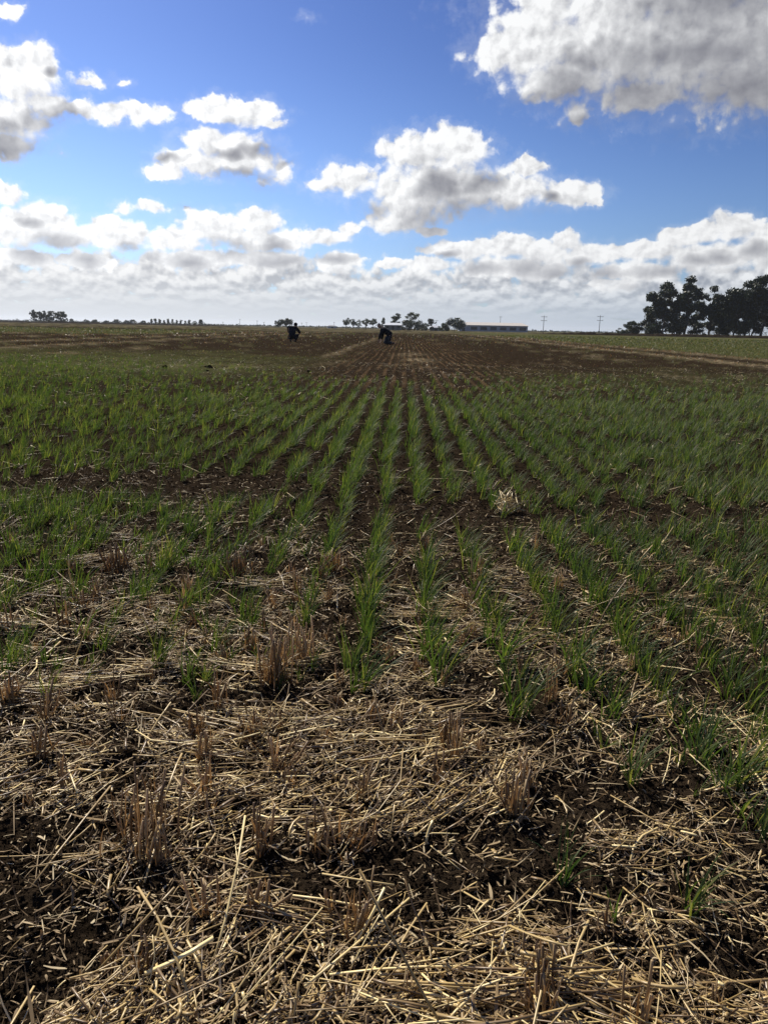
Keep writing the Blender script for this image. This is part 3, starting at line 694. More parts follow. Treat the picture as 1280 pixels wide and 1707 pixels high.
def far_cover():
    # bits of stubble and weed standing in the bare field; thick along the dry lines
    n = 150000
    y = np.exp(rng.uniform(math.log(11.5), math.log(130), n)); x = (rng.random(n)*2-1)*(1.0+0.56*y)
    g, tn, dr = zones(x, y)
    nn = fbm(x, y, 0.6, 2)
    pt = np.clip(0.02 + 0.6*tn + 0.06*(nn > 0.25), 0, 1)*np.where(crop_keep(x, y) > 0.3, 0.25, 1)
    k = rng.random(n) < pt*0.8; xs, ys = x[k], y[k]; m = len(xs)
    px = ys/797.0
    h = np.clip(px*rng.uniform(0.6, 1.7, m), 0.015, 0.30)*np.where(tn[k] > 0.5, 1.25, 0.8); w = np.clip(px*rng.uniform(0.35, 1.0, m), 0.006, 0.16)
    V, F = blades(gpts(xs, ys, -0.004), rng.random(m)*6.283, rng.uniform(0.1, 1.2, m), rng.normal(0, 0.6, m), h, w, 2, None, 0.4)
    o = mesh_np('dry_stubble', V, F, M['stub'], False, {'vary': ('FACE', np.repeat(np.clip(rng.normal(0.35, 0.28, m), 0, 1), 2))}, 'stuff')
    tag(o, 'dry stubble and straw bits along the plot lines of the bare field', 'stubble')
    y = np.exp(rng.uniform(math.log(12), math.log(150), n)); x = (rng.random(n)*2-1)*(1.0+0.56*y)
    g, tn, dr = zones(x, y); nn = fbm(x+3, y, 0.5, 2)
    pg = np.clip(0.9*g + 0.05 + 0.6*sstep(nn, .05, .5)*(1-sstep(y, 17, 30))*sstep(-x, -2, 4), 0, 1)
    k = rng.random(n) < pg*0.8; xs, ys = x[k], y[k]; m = len(xs); px = ys/797.0
    h = np.clip(px*rng.uniform(0.5, 1.4, m), 0.015, 0.22); w = np.clip(px*rng.uniform(0.35, 1.1, m), 0.006, 0.18)
    V, F = blades(gpts(xs, ys, -0.004), rng.random(m)*6.283, rng.uniform(0.1, 0.9, m), rng.normal(0.3, 0.5, m), h, w, 2, None, 0.3)
    o = mesh_np('field_weeds', V, F, M['weed'], False, {'vary': ('FACE', np.repeat(np.clip(rng.normal(0.35, 0.3, m), 0, 1), 2))}, 'stuff')
    tag(o, 'low green weeds and grass in the fields beyond the crop', 'grass')
far_cover()

# ------------------------------------------------------------------ trees
def leaf_cards(bm_pts, size, n_each, rad, flat=0.75, mat=None):
    """leaf clumps: many small faces scattered through uneven balls round the given points"""
    P = []; S = []
    for (c, r) in bm_pts:
        k = max(6, int(n_each*(r/rad)**2))
        d = rng.normal(0, 1, (k, 3)); d /= np.linalg.norm(d, axis=1)[:, None]
        rr = r*rng.random(k)**0.45*rng.uniform(0.75, 1.2, k)
        P.append(np.array(c)[None]+d*rr[:, None]*np.array([1, 1, flat])); S.append(np.full(k, size))
    P = np.vstack(P); n = len(P)
    u = rng.normal(0, 1, (n, 3)); u /= np.linalg.norm(u, axis=1)[:, None]
    w = np.cross(u, rng.normal(0, 1, (n, 3))); w /= np.linalg.norm(w, axis=1)[:, None]
    sz = np.concatenate(S)*rng.uniform(0.5, 1.2, n)
    a = u*sz[:, None]; b = w*sz[:, None]*0.55
    V = np.stack([P-a*0.5, P+b*0.5, P+a*0.5, P-b*0.5], 1).reshape(-1, 3)
    F = np.arange(4*n).reshape(-1, 4)
    return V, F, n
def tree(px, depth, hpx, wpx, label, kind='tree', mat='gum', seed=0, base=0.0, habit='gum', dens=1.0, group=None, leafpx=1.5):
    """habit gum: tall trunk, forking limbs, clumps of foliage in tiers; round: dense low dome; open: thin see-through crown; slim: narrow"""
    rnd = random.Random(seed*31+int(px*7)); g0 = far(px, depth)
    H = hpx*depth/FPX; Wd = wpx*depth/FPX
    root = thing('eucalyptus_tree' if habit == 'gum' else ('bush' if habit == 'bush' else 'tree'), label, kind, (g0.x, g0.y, float(gz(g0.x, g0.y))-0.1), 0.0, group)
    bm = bmesh.new(); clumps = []
    R0 = max(0.022*H, 0.0012*depth*0.35)
    def limb(p, q, r0, r1, wob=0.08):
        n = 4; pts = []; L = (q-p).length
        for i in range(n+1):
            t = i/n; v = p.lerp(q, t)
            if 0 < i < n: v = v+Vector((rnd.gauss(0, 1), rnd.gauss(0, 1), 0))*L*wob*0.5
            pts.append(v)
        bm_tube(bm, pts, [r0+(r1-r0)*i/n for i in range(n+1)], 6)
        return pts
    if habit in ('gum', 'open'):
        fork = H*rnd.uniform(0.25, 0.42); lean = Vector((rnd.uniform(-.06, .06)*H, rnd.uniform(-.06, .06)*H, 0))
        top = Vector((0, 0, fork))+lean; limb(Vector((0, 0, -0.3)), top, R0, R0*0.75, 0.04)
        nl = rnd.randint(6, 8)
        for i in range(nl):
            a = 2*math.pi*i/nl+rnd.uniform(-.4, .4); z = H*rnd.uniform(0.55, 0.93); rr = 0.5*Wd*rnd.uniform(0.35, 0.86)*(1.1-0.5*max(0, z/H-0.6))
            if i == 0: rr *= 0.2; z = H*0.93
            q = Vector((rr*math.cos(a), rr*math.sin(a), z))
            pts = limb(top, q, R0*0.5, R0*0.14, 0.14)
            rc = 0.5*Wd*rnd.uniform(0.32, 0.48)
            clumps.append((q, rc))
            for t in (2, 3):
                for _ in range(2 if habit == 'gum' else 1):
                    e = pts[t]+Vector((rnd.gauss(0, 1), rnd.gauss(0, 1), rnd.gauss(0.2, .6)))*Wd*0.16
                    limb(pts[t], e, R0*0.2, R0*0.08, 0.1); clumps.append((e, rc*rnd.uniform(0.5, 0.85)))
        if habit == 'gum':
            for _ in range(10):
                a = rnd.random()*6.28; e = Vector((0.38*Wd*math.cos(a), 0.38*Wd*math.sin(a), H*rnd.uniform(0.12, 0.5)))
                limb(Vector((lean.x*.7, lean.y*.7, fork*0.7)), e, R0*0.25, R0*0.08, 0.12); clumps.append((e, 0.5*Wd*rnd.uniform(0.28, 0.42)))
    elif habit in ('round', 'bush'):
        for k in range(3): limb(Vector((rnd.uniform(-.05, .05)*Wd, 0, -0.3)), Vector((rnd.uniform(-.25, .25)*Wd, rnd.uniform(-.2, .2)*Wd, H*rnd.uniform(.5, .8))), R0*0.8, R0*0.2, 0.1)
        for k in range(26):
            a = rnd.random()*6.28; ph = rnd.random()
            z = H*(0.10+0.78*ph); rr = 0.5*Wd*math.sqrt(max(0.02, 1-(max(0, ph-0.25)/0.80)**2))*rnd.uniform(0.25, 0.88)
            clumps.append((Vector((rr*math.cos(a), rr*math.sin(a), z)), 0.5*Wd*rnd.uniform(0.2, 0.34)))
    else:                                                # slim
        limb(Vector((0, 0, -0.3)), Vector((0, 0, H*0.9)), R0, R0*0.3, 0.03)
        for k in range(9):
            clumps.append((Vector((rnd.gauss(0, .1)*Wd, rnd.gauss(0, .1)*Wd, H*(0.35+0.6*k/8))), 0.5*Wd*rnd.uniform(0.5, 0.9)))
    from_bm('trunk', bm, M['bark'], root, True)
    rmean = sum(c[1] for c in clumps)/len(clumps)
    leaf = max(leafpx*depth/797.0, 0.05*H)
    n_each = max(14, int(dens*24*(rmean/leaf)**2))
    V, F, n = leaf_cards(clumps, leaf, n_each, rmean, 0.7)
    V[:, 2] = np.maximum(V[:, 2], 0.02*H)
    mesh_np('crown', V, F, M[mat], False, {'vary': ('FACE', np.clip(rng.normal(0.4, 0.28, n), 0, 1))}, parent=root)
    return root

# the gum trees along the right-hand edge of the field: (column, distance, height, width), tallest in front
for i, (px, dp, h, w, hab, lab) in enumerate((
    (1052, 300, 24, 34, 'bush', 'low dark bush at the left foot of the row of tall gum trees'),
    (1078, 297, 50, 40, 'round', 'short leaning dark tree at the left end of the row of gum trees'),
    (1102, 290, 82, 52, 'gum', 'leftmost tall gum tree, with a ragged two-tiered crown'),
    (1140, 285, 94, 46, 'gum', 'tallest gum tree of the left half of the row, with a flat broad crown'),
    (1126, 305, 56, 40, 'round', 'dark dense tree filling in behind the leftmost two tall gum trees'),
    (1160, 300, 40, 36, 'bush', 'dark bush under the tall gum trees left of their gap'),
    (1180, 288, 80, 46, 'gum', 'narrow gum tree with sky gaps in its crown, just right of the tallest'),
    (1203, 298, 62, 42, 'gum', 'lower gum tree between the narrow one and the dense right-hand group'),
    (1222, 286, 76, 50, 'gum', 'gum tree at the left of the dense right-hand group'),
    (1240, 300, 74, 48, 'gum', 'gum tree in the middle of the dense right-hand group, half hidden'),
    (1266, 278, 98, 64, 'gum', 'broad tall gum tree at the right edge of the picture'),
    (1213, 306, 52, 46, 'round', 'dense low tree under the left of the right-hand group of gum trees'),
    (1252, 304, 60, 56, 'round', 'dense dark tree filling in under the right-hand group of gum trees'),
    (1090, 305, 44, 40, 'round', 'dense low tree beneath the leftmost tall gum tree'),
    (1305, 285, 92, 60, 'gum', 'gum tree cut off by the right edge of the picture'),
    (1345, 290, 84, 56, 'gum', 'gum tree beyond the right edge of the picture'))):
    tree(px, dp, h*1.02, w, lab, 'bush' if hab == 'bush' else 'tree', 'gum', i+1, 0, hab, 2.8 if hab == 'gum' else 1.9, 'gum trees at the right edge of the field', 1.3)
tree(1031, 330, 12, 15, 'small pale bush standing alone left of the row of gum trees', 'bush', 'greyleaf', 40, 0, 'bush', 0.8)
# the farmstead
tree(661, 420, 27, 21, 'round dark tree with a sky gap in its crown, behind the white-roofed house', 'tree', 'gum', 21, 0, 'open', 1.5)
tree(690, 395, 31, 40, 'big grey-green tree right of the white-roofed house', 'tree', 'greyleaf', 22, 0, 'round', 1.0)
tree(677, 400, 17, 26, 'low dark bush at the left foot of the big grey-green tree', 'bush', 'gum', 29, 0, 'bush', 1.0)
tree(718, 405, 20, 20, 'small round dark tree between the big grey-green tree and the broad bush', 'tree', 'gum', 23, 0, 'round', 1.1)
tree(706, 400, 12, 18, 'low grey hedge bush right of the big grey-green tree', 'bush', 'greyleaf', 30, 0, 'bush', 1.0)
tree(757, 385, 23, 42, 'broad dark green bush at the left end of the long shed', 'bush', 'gum', 24, 0, 'bush', 1.0)
tree(740, 390, 13, 20, 'low olive bush at the left foot of the broad dark bush', 'bush', 'greyleaf', 25, 0, 'bush', 1.0)
for i, (px, h, w) in enumerate(((577, 15, 16), (588, 16, 14), (598, 15, 13), (610, 17, 16), (622, 17, 15), (639, 19, 8))):
    tree(px, 440, h, w, ('leftmost of the thin open trees left of the white-roofed house', 'second of the thin open trees from the left', 'middle one of the thin open trees', 'fourth of the thin open trees from the left',
        'rightmost of the thin open trees, next to the house', 'slim young tree just left of the white roof')[i], 'tree', 'greyleaf', 50+i, 0, 'open' if i < 5 else 'slim', 0.9, 'thin open trees left of the house', 1.1)
# behind the squatting person
tree(466, 460, 12, 18, 'flat-topped tree, left half of the pair behind the squatting person', 'tree', 'gum', 60, 0, 'open', 1.2)
tree(478, 460, 14, 20, 'flat-topped tree, right half of the pair behind the squatting person', 'tree', 'gum', 61, 0, 'open', 1.2)
# the clump at the left
for i, (px, h, w, hab, lab) in enumerate(((57, 21, 11, 'gum', 'small gum tree at the left end of the far left clump'), (66, 18, 16, 'open', 'thin gum tree second from the left in the far left clump'),
    (74, 19, 14, 'gum', 'gum tree left of the densest one in the far left clump'), (86, 21, 20, 'round', 'densest darkest tree in the middle of the far left clump'),
    (98, 18, 14, 'gum', 'gum tree right of the densest one in the far left clump'), (107, 19, 12, 'gum', 'gum tree at the right end of the far left clump'))):
    tree(px, 520, h, w, lab, 'tree', 'gum', 70+i, 0, hab, 1.2, 'trees in the far left clump', 1.1)
tree(335, 620, 11, 9, 'lone round tree right of the long far row of small trees', 'tree', 'gum', 80, 0, 'round', 1.2)
rnd = random.Random(5)
AV = [(px, rnd.uniform(7, 9.5), rnd.uniform(4, 6)) for px in range(253, 318, 7)]
for i, (px, h, w) in enumerate(AV):
    tree(px, 700, h, w, 'small slim tree in the evenly spaced far row on the left horizon', 'tree', 'gum', 90+i, 0, 'slim', 1.0, 'evenly spaced far trees', 1.0)
for i, (px, h, w) in enumerate(((120, 7, 9), (145, 7, 12), (160, 6, 14), (178, 5, 12), (195, 7, 14), (212, 6, 12), (222, 8, 12), (240, 6, 12), (325, 7, 10))):
    tree(px, 760, h, w, 'low round tree on the left horizon between the clump and the far row', 'tree', 'gum', 120+i, 0, 'bush', 1.0, 'low trees on the left horizon', 1.0)
def treeline(px0, px1, depth, h0, h1, label, seed):
    """a far wood that reads as one mass"""
    r2 = np.random.default_rng(seed); Vs = []; Fs = []; base = 0; n = int((px1-px0)/2.2)
    for i in range(n):
        px = px0+(px1-px0)*(i+r2.random())/n; g0 = far(px, depth*r2.uniform(0.97, 1.05))
        H = r2.uniform(h0, h1)*depth/FPX*(0.6+0.8*abs(float(perlin(px*0.11, seed*1.7)))); rr = H*0.75
        V, F, k = leaf_cards([((g0.x, g0.y, H*0.45), rr)], 1.2*depth/797, 26, rr, 0.62)
        V[:, 2] = np.maximum(V[:, 2], 0.0); Vs.append(V); Fs.append(F+base); base += len(V)
    V = np.vstack(Vs); F = np.vstack(Fs)
    o = mesh_np('treeline', V, F, M['gum'], False, {'vary': ('FACE', rng.random(len(F)))}, 'stuff')
    tag(o, label, 'trees')
treeline(-90, 350, 900, 3.0, 6.0, 'low far wood along the left horizon behind the single trees', 3)
treeline(340, 660, 950, 2.0, 4.0, 'thin far wood along the horizon left of the farm', 4)
treeline(878, 1060, 900, 2.0, 4.5, 'thin far wood along the horizon between the long shed and the gum trees', 5)
treeline(1055, 1420, 400, 14.0, 34.0, 'undergrowth behind the trunks of the gum trees on the right', 6)

# ------------------------------------------------------------------ banks at the field edge
def bank(px0, px1, depth0, depth1, h, w, seed):
    r3 = random.Random(seed); n = 90; bm = bmesh.new(); rows = []
    for i in range(n+1):
        t = i/n; p = far(px0+(px1-px0)*t, depth0+(depth1-depth0)*t); fd = Vector((p.x, p.y, 0)).normalized()
        hh = h*min(1, 6*t, 6*(1-t))*r3.uniform(0.7, 1.25)
        rows.append([bm.verts.new((p.x+fd.x*o*w, p.y+fd.y*o*w, z)) for o, z in ((-0.5, -0.15), (-0.22, hh*0.8), (0.0, hh), (0.25, hh*0.8), (0.5, -0.15))])
    for a, b in zip(rows, rows[1:]):
        for k in range(4): bm.faces.new((a[k], b[k], b[k+1], a[k+1]))
    o = from_bm('field_bank', bm, M['soil'], None, False); o['kind'] = 'structure'
bank(880, 1420, 262, 250, 0.75, 6.0, 1)
bank(-120, 420, 470, 500, 0.8, 8.0, 2)

# ------------------------------------------------------------------ farm buildings
M['sheet_roof'] = plain('sheet_roof', (0.55, 0.49, 0.40), (0.64, 0.58, 0.49), 0.35, 0.45, 0.5, 0, (1, 6, 1))
M['white_roof'] = plain('white_roof', (0.66, 0.67, 0.67), (0.78, 0.78, 0.77), 0.5, 0.4, 0.5)
M['shed_wall'] = plain('shed_wall', (0.23, 0.24, 0.26), (0.31, 0.32, 0.34), 0.6, 0.7, 0.3, 0, (3, 3, 0.2))
M['house_wall'] = plain('house_wall', (0.16, 0.15, 0.14), (0.26, 0.24, 0.22), 0.8, 0.8, 0.2)
M['dark_opening'] = plain('dark_opening', (0.012, 0.012, 0.013), (0.03, 0.03, 0.03), 1.0, 0.5, 0.3)
M['timber'] = plain('timber', (0.06, 0.05, 0.042), (0.13, 0.115, 0.10), 3.0, 0.85, 0.15, 0, (1, 1, 0.1))
def hipped(bm, L, D, z0, z1, over, hip):
    a, b = L/2+over, D/2+over
    lo = [bm.verts.new(c) for c in ((-a, -b, z0), (a, -b, z0), (a, b, z0), (-a, b, z0))]
    l2 = [bm.verts.new((v.co.x, v.co.y, z0+0.18)) for v in lo]
    r = [bm.verts.new((-a+hip, 0, z1)), bm.verts.new((a-hip, 0, z1))]
    bm.faces.new(lo[::-1])
    for i in range(4): bm.faces.new((lo[i], lo[(i+1) % 4], l2[(i+1) % 4], l2[i]))
    bm.faces.new((l2[0], l2[1], r[1], r[0])); bm.faces.new((l2[2], l2[3], r[0], r[1]))
    bm.faces.new((l2[1], l2[2], r[1])); bm.faces.new((l2[3], l2[0], r[0]))
def long_shed():
    dp = 500; p = far(822, dp); k = dp/FPX; L = 108*k; D = 16.0; ze, zr = 9.2*k, 14.4*k
    az = -math.atan2(p.x, p.y)+0.0
    t = thing('long_shed', 'long low shed with a pale sheet roof and dark walls', 'shed', (p.x, p.y, 0), az)
    bm = bmesh.new(); bm_box(bm, -L/2, L/2, -D/2, D/2, -0.2, ze); from_bm('wall', bm, M['shed_wall'], t)
    bm = bmesh.new(); hipped(bm, L, D, ze+0.005, zr, 0.5, 4.0); from_bm('roof', bm, M['sheet_roof'], t)
    for i in range(7):
        x = -L/2+L*(i+0.5)/7
        bm = bmesh.new(); bm_box(bm, x-1.9, x+1.9, -D/2-0.06, -D/2-0.003, 0.9, ze-0.9); o = from_bm('opening', bm, M['dark_opening'], t)
        bm = bmesh.new(); bm_box(bm, x-2.0, x+2.0, -D/2-0.10, -D/2-0.062, ze-0.9, ze-0.75); from_bm('lintel', bm, M['timber'], o)
long_shed()
def white_house():
    dp = 405; p = far(655, dp); k = dp/FPX; L = 33*k; D = 8.0; ze, zr = 4.6*k*1.6, 11.5*k
    t = thing('farmhouse', 'low farmhouse with a white roof and shaded veranda', 'house', (p.x, p.y, 0), -math.atan2(p.x, p.y))
    bm = bmesh.new(); bm_box(bm, -L/2+0.8, L/2-0.8, -D/2+1.2, D/2, -0.2, ze); from_bm('wall', bm, M['house_wall'], t)
    bm = bmesh.new(); hipped(bm, L, D, ze+0.004, zr, 0.3, 2.6); from_bm('roof', bm, M['white_roof'], t)
    for i in range(5):
        x = -L/2+0.4+(L-0.8)*i/4
        bm = bmesh.new(); bm_box(bm, x-0.07, x+0.07, -D/2+0.02, -D/2+0.16, -0.1, ze); from_bm('veranda_post', bm, M['timber'], t)
    bm = bmesh.new(); bm_box(bm, -0.5, 0.5, -D/2+1.12, -D/2+1.197, -0.1, 2.0); from_bm('door', bm, M['dark_opening'], t)
    for x in (-2.8, 2.6):
        bm = bmesh.new(); bm_box(bm, x-0.7, x+0.7, -D/2+1.13, -D/2+1.197, 0.9, 2.0); from_bm('window', bm, M['dark_opening'], t)
white_house()
def outbuilding(px, dp, wpx, hpx, label, name, roof):
    p = far(px, dp); k = dp/FPX; L = wpx*k; D = 5.0; ze, zr = hpx*0.55*k, hpx*k
    t = thing(name, label, 'shed', (p.x, p.y, 0), -math.atan2(p.x, p.y)+0.15)
    bm = bmesh.new(); bm_box(bm, -L/2, L/2, -D/2, D/2, -0.2, ze); from_bm('wall', bm, M['shed_wall'], t)
    bm = bmesh.new(); hipped(bm, L, D, ze+0.004, zr, 0.25, 1.4); from_bm('roof', bm, M[roof], t)
    bm = bmesh.new(); bm_box(bm, -0.9, 0.9, -D/2-0.05, -D/2-0.003, -0.1, ze*0.8); from_bm('door', bm, M['dark_opening'], t)
outbuilding(725, 415, 17, 8.5, 'small white-roofed outbuilding between the trees left of the broad bush', 'outbuilding', 'white_roof')
outbuilding(771, 470, 13, 13, 'dark box-like shed behind the broad bush at the end of the long shed', 'storage_shed', 'shed_wall')
outbuilding(553, 600, 14, 5, 'tiny dark shed on the horizon left of the thin open trees', 'field_shed', 'shed_wall')

# ------------------------------------------------------------------ power poles
def pole(px, dp, hpx, label, arms, thick=1.0):
    p = far(px, dp); H = hpx*dp/FPX; r = max(0.13, 0.00028*dp)*thick
    t = thing('power_pole', label, 'pole', (p.x, p.y, -0.2), -math.atan2(p.x, p.y)+0.25, 'power poles along the horizon')
    bm = bmesh.new(); bm_tube(bm, [(0, 0, 0), (0, 0, H)], [r, r*0.7], 8); from_bm('post', bm, M['timber'], t)
    for i in range(arms):
        z = H-0.5-i*1.5; a = 1.2 if arms > 1 else 0.9
        bm = bmesh.new(); bm_box(bm, -a, a, -r-0.20, -r-0.003, z-r*0.5, z+r*0.5)
        o = from_bm('crossarm', bm, M['timber'], t)
        for x in (-a*0.85, 0.0, a*0.85):
            bm = bmesh.new(); bm_tube(bm, [(x, -r-0.1, z+r*0.5-0.02), (x, -r-0.1, z+r*0.5+0.25)], [0.07, 0.05], 6); from_bm('insulator', bm, M['house_wall'], o)
pole(905, 330, 29, 'power pole with crossarms standing clear between the shed and the gum trees', 2)
pole(998, 330, 31, 'power pole nearest the gum trees, right of the one standing clear', 2)
pole(833, 520, 25, 'power pole rising behind the roof of the long shed', 1)
pole(727, 430, 18, 'thin pole beside the small round dark tree at the farm', 1, 0.8)
for i, px in enumerate((372, 400, 429, 440, 503, 511, 557)):
    pole(px, 720, (7, 12, 10, 8, 8, 9, 10)[i], 'faint far power pole on the horizon left of the farm', 1, 0.75)

# ------------------------------------------------------------------ people
M['skin'] = plain('skin', (0.30, 0.18, 0.12), (0.36, 0.22, 0.15), 20, 0.55, 0.35)
M['black_cloth'] = plain('black_cloth', (0.010, 0.010, 0.012), (0.020, 0.020, 0.023), 14, 0.9, 0.15)
M['charcoal_cloth'] = plain('charcoal_cloth', (0.022, 0.024, 0.026), (0.045, 0.047, 0.048), 14, 0.9, 0.15)
M['grey_cloth'] = plain('grey_cloth', (0.13, 0.13, 0.13), (0.19, 0.19, 0.19), 14, 0.9, 0.15)
M['hair'] = plain('hair', (0.012, 0.009, 0.007), (0.03, 0.022, 0.016), 40, 0.6, 0.3)
M['boot'] = plain('boot', (0.035, 0.025, 0.018), (0.06, 0.045, 0.03), 20, 0.8, 0.2)
def skinned(name, chains, mat, parent, sub=2):
    """one continuous surface grown round a skeleton; chains share joints by name: [(joint, (x,y,z), (rx,ry)), ...]"""
    bm = bmesh.new(); layer = bm.verts.layers.skin.verify(); J = {}
    for ch in chains:
        prev = None
        for (jn, co, r) in ch:
            if jn not in J:
                v = bm.verts.new(co); v[layer].radius = r if isinstance(r, tuple) else (r, r); J[jn] = v
                if len(J) == 1: v[layer].use_root = True
            v = J[jn]
            if prev is not None and bm.edges.get((prev, v)) is None: bm.edges.new((prev, v))
            prev = v
    me = bpy.data.meshes.new(name); bm.to_mesh(me); bm.free()
    o = bpy.data.objects.new(name, me); COL.objects.link(o)
    s = o.modifiers.new('skin', 'SKIN'); s.use_smooth_shade = True; s.branch_smoothing = 0.3
    u = o.modifiers.new('sub', 'SUBSURF'); u.levels = sub; u.render_levels = sub
    dg = bpy.context.evaluated_depsgraph_get(); dg.update()
    m2 = bpy.data.meshes.new_from_object(o.evaluated_get(dg))
    o.modifiers.clear(); o.data = m2; bpy.data.meshes.remove(me); m2.name = name
    m2.materials.clear(); m2.materials.append(mat); m2.polygons.foreach_set('use_smooth', np.ones(len(m2.polygons), bool))
    o.parent = parent
    return o
def V3(*a): return Vector(a)
def hand_chains(w, d, down, side, n):
    """five fingers of unequal length from a palm; w wrist joint name and position"""
    jn, p = w; out = []
    palm = p+d*0.075; out.append([(jn, p, 0.024), (n+'palm', palm, (0.040, 0.020))])
    for i, (o, L) in enumerate(((-0.030, 0.066), (-0.010, 0.078), (0.012, 0.073), (0.032, 0.056))):
        a = palm+side*o+d*0.022; b = a+d*L*0.55+down*0.012; c = b+d*L*0.35+down*0.030
        out.append([(n+'palm', palm, 0.03), (n+'k%d' % i, a, 0.0105), (n+'m%d' % i, b, 0.0095), (n+'t%d' % i, c, 0.0075)])
    a = p+d*0.030-side*0.036; b = a+d*0.032-side*0.022+down*0.012; c = b+d*0.026-side*0.004+down*0.014
    out.append([(jn, p, 0.024), (n+'u0', a, 0.013), (n+'u1', b, 0.0105), (n+'u2', c, 0.0085)])
    return out
def figure(root, P, coat, trousers, cap, capmat, hood=False):
    """P: joints of the pose, in metres"""
    hip, chest, neck, head = P['hip'], P['chest'], P['neck'], P['head']
    waist = hip.lerp(chest, 0.45)
    body = [[('hip', hip, (0.145, 0.115)), ('waist', waist, (0.135, 0.105)), ('chest', chest, (0.165, 0.12)), ('neck', neck, 0.062), ('head', head, (0.085, 0.10)), ('crown', head+P['up']*0.085, (0.070, 0.082))]]
    # the face: brow, nose, mouth and chin as small swellings on the front of the head, an ear at each side
    f, u = P['face'], P['up']; s = f.cross(u).normalized()
    body += [[('head', head, .09), ('nose', head+f*0.098-u*0.012, 0.016)], [('head', head, .09), ('chin', head+f*0.070-u*0.082, 0.032)]]
    for q in ('l', 'r'):
        sg = 1 if q == 'l' else -1
        body.append([('head', head, .09), ('ear'+q, head+s*sg*0.088-f*0.008, 0.018)])
        body.append([('chest', chest, .16), ('sh'+q, P['sh'+q], 0.066), ('el'+q, P['el'+q], 0.046), ('wr'+q, P['wr'+q], 0.029)])
        d = (P['ha'+q]-P['wr'+q]).normalized(); sd = d.cross(Vector((0, 0, 1)))
        sd = sd.normalized()*sg if sd.length > 0.1 else Vector((0, sg, 0))
        body += hand_chains(('wr'+q, P['wr'+q]), d, d.cross(sd).normalized()*(-1), sd, q)
        body.append([('hip', hip, .14), ('th'+q, P['th'+q], 0.088), ('kn'+q, P['kn'+q], 0.060), ('an'+q, P['an'+q], 0.042), ('to'+q, P['to'+q], 0.036)])
    b = skinned('body', body, M['skin'], root)
    for q in (1, -1):                                  # eyes
        bm = bmesh.new(); bmesh.ops.create_uvsphere(bm, u_segments=8, v_segments=6, radius=0.011)
        from_bm('eye', bm, M['hair'], root, True, head+f*0.090+u*0.012+s*q*0.032)
    c = [[('hip', hip, (0.20, 0.19)), ('waist', waist, (0.215, 0.19)), ('chest', chest, (0.225, 0.20)), ('collar', chest.lerp(neck, 0.75), 0.085)]]
    for q in ('l', 'r'):
        e = P['el'+q].lerp(P['wr'+q], 0.86)
        c.append([('chest', chest, .19), ('sh'+q, P['sh'+q], 0.105), ('el'+q, P['el'+q], 0.082), ('cuff'+q, e, 0.056)])
    skinned('jacket', c, coat, root)
    c = [[('hip', hip, (0.195, 0.17)), ('belt', hip.lerp(waist, 0.4), (0.155, 0.125))]]
    for q in ('l', 'r'):
        c.append([('hip', hip, .17), ('th'+q, P['th'+q], 0.140), ('kn'+q, P['kn'+q], 0.105), ('an'+q, P['kn'+q].lerp(P['an'+q], 0.9), 0.088)])
    skinned('trousers', c, trousers, root)
    for q in ('l', 'r'):
        h = P['an'+q]-(P['to'+q]-P['an'+q]).normalized()*0.05
        skinned('boot', [[('heel', h, 0.050), ('ankle', P['an'+q], 0.056), ('toe', P['to'+q], 0.044)]], M['boot'], root)
    if hood:
        skinned('hood', [[('nape', neck-f*0.02, 0.085), ('back', head-f*0.028, (0.112, 0.118)), ('top', head+u*0.085-f*0.02, (0.095, 0.10))]], coat, root)
    else:
        skinned('hair', [[('nape', head-f*0.055-u*0.06, 0.055), ('back', head-f*0.035+u*0.02, 0.092), ('top', head+u*0.075-f*0.01, 0.085)]], M['hair'], root)
    if cap:
        k = skinned('cap', [[('back', head-f*0.03+u*0.070, 0.098), ('top', head+u*0.120, (0.085, 0.075))]], capmat, root)
        bm = bmesh.new()
        bm_tube(bm, [head+f*0.05+u*0.085-s*0.07, head+f*0.14+u*0.070-s*0.035, head+f*0.15+u*0.068+s*0.035, head+f*0.05+u*0.085+s*0.07], [0.012, 0.016, 0.016, 0.012], 6)
        v = [bm.verts.new(c) for c in (head+f*0.05+u*0.085-s*0.07, head+f*0.14+u*0.070-s*0.035, head+f*0.15+u*0.068+s*0.035, head+f*0.05+u*0.085+s*0.07)]
        bm.faces.new(v); br = from_bm('brim', bm, capmat, k, False)
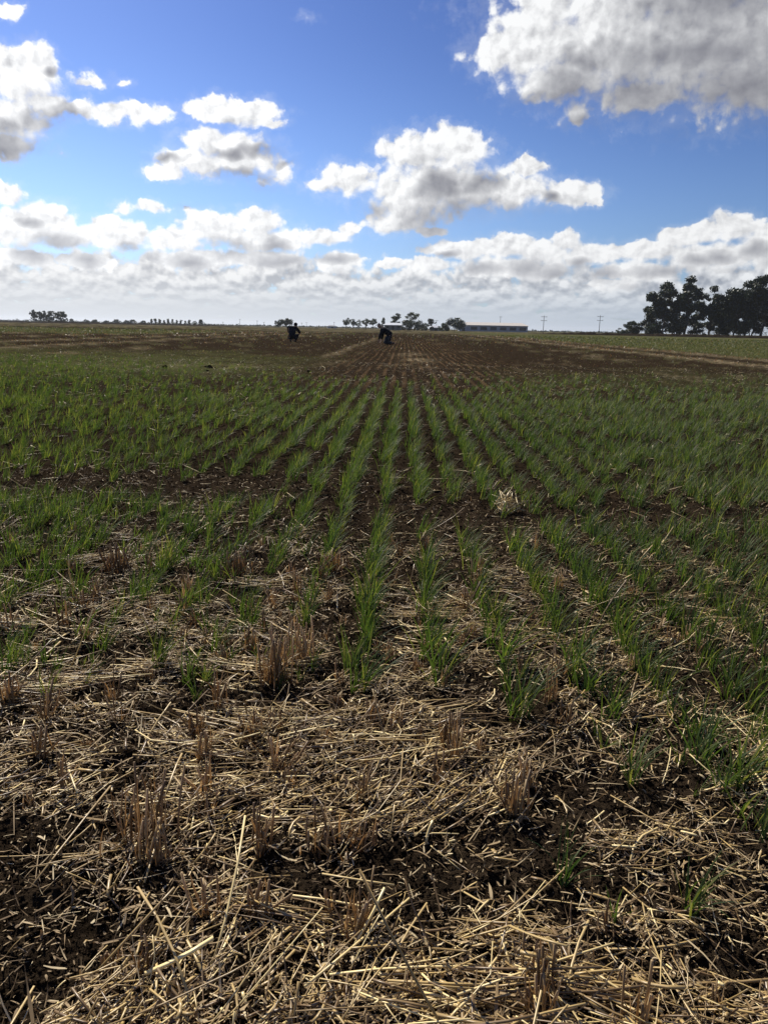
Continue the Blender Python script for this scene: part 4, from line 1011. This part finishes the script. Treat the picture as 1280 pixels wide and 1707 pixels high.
def kneeling_person():
    x, y = -1.13, 46.7
    t = thing('person', 'person in dark jacket kneeling bent over the rows, hands on the soil', 'person', (x, y, float(gz(x, y))))
    up = V3(-0.42, 0, 0.91).normalized(); fc = V3(-0.91, 0.0, -0.42).normalized()
    P = dict(hip=V3(0.36, 0.02, 0.44), chest=V3(-0.01, 0.0, 0.79), neck=V3(-0.19, 0.0, 0.90), head=V3(-0.32, 0.0, 0.97), up=up, face=fc)
    for q, s in (('l', 1), ('r', -1)):
        P['sh'+q] = V3(-0.09, 0.17*s, 0.77); P['el'+q] = V3(-0.18+0.06*s, 0.20*s, 0.49); P['wr'+q] = V3(-0.25+0.06*s, 0.15*s, 0.21); P['ha'+q] = V3(-0.31+0.06*s, 0.13*s, 0.06)
        P['th'+q] = V3(0.27, 0.10*s, 0.38); P['kn'+q] = V3(0.0+0.04*s, 0.15*s, 0.09); P['an'+q] = V3(0.46, 0.13*s, 0.085); P['to'+q] = V3(0.54, 0.13*s, 0.05)
    t.scale = (1.08, 1.08, 1.08)
    figure(t, P, M['black_cloth'], M['charcoal_cloth'], True, M['grey_cloth'])
kneeling_person()
def squatting_person():
    x, y = -6.62, 48.2
    t = thing('person', 'person in black clothes squatting on the bare soil, back to the camera', 'person', (x, y, float(gz(x, y))), R(-12))
    up = V3(0, 0.35, 0.94).normalized(); fc = V3(0.25, 0.90, -0.34).normalized()
    P = dict(hip=V3(0, -0.12, 0.235), chest=V3(-0.02, 0.08, 0.72), neck=V3(0.06, 0.20, 0.87), head=V3(0.11, 0.27, 0.965), up=up, face=fc)
    for q, s in (('l', -1), ('r', 1)):
        P['sh'+q] = V3(0.21*s-0.02, 0.08, 0.77); P['el'+q] = V3(0.31*s, 0.26, 0.55); P['wr'+q] = V3(0.20*s+0.05, 0.46, 0.50); P['ha'+q] = V3(0.13*s+0.05, 0.56, 0.46)
        P['th'+q] = V3(0.12*s, -0.05, 0.27); P['kn'+q] = V3(0.21*s, 0.30, 0.44); P['an'+q] = V3(0.12*s, 0.0, 0.085); P['to'+q] = V3(0.15*s, 0.15, 0.045)
    t.scale = (1.08, 1.08, 1.08)
    figure(t, P, M['black_cloth'], M['black_cloth'], False, None, True)
squatting_person()

# ------------------------------------------------------------------ the air over the plain
def haze():
    bm = bmesh.new(); bm_box(bm, -9500, 9500, -9500, 9500, -1.5, 45)
    m = bpy.data.materials.new('haze'); m.use_nodes = True; t = m.node_tree; t.nodes.clear()
    out = t.nodes.new('ShaderNodeOutputMaterial'); v = t.nodes.new('ShaderNodeVolumePrincipled')
    v.inputs['Color'].default_value = (0.80, 0.86, 0.95, 1); v.inputs['Density'].default_value = 0.00008; v.inputs['Anisotropy'].default_value = 0.4
    t.links.new(v.outputs[0], out.inputs['Volume'])
    o = from_bm('haze', bm, m); o['kind'] = 'stuff'; tag(o, 'thin pale haze lying over the plain', 'haze')
haze()
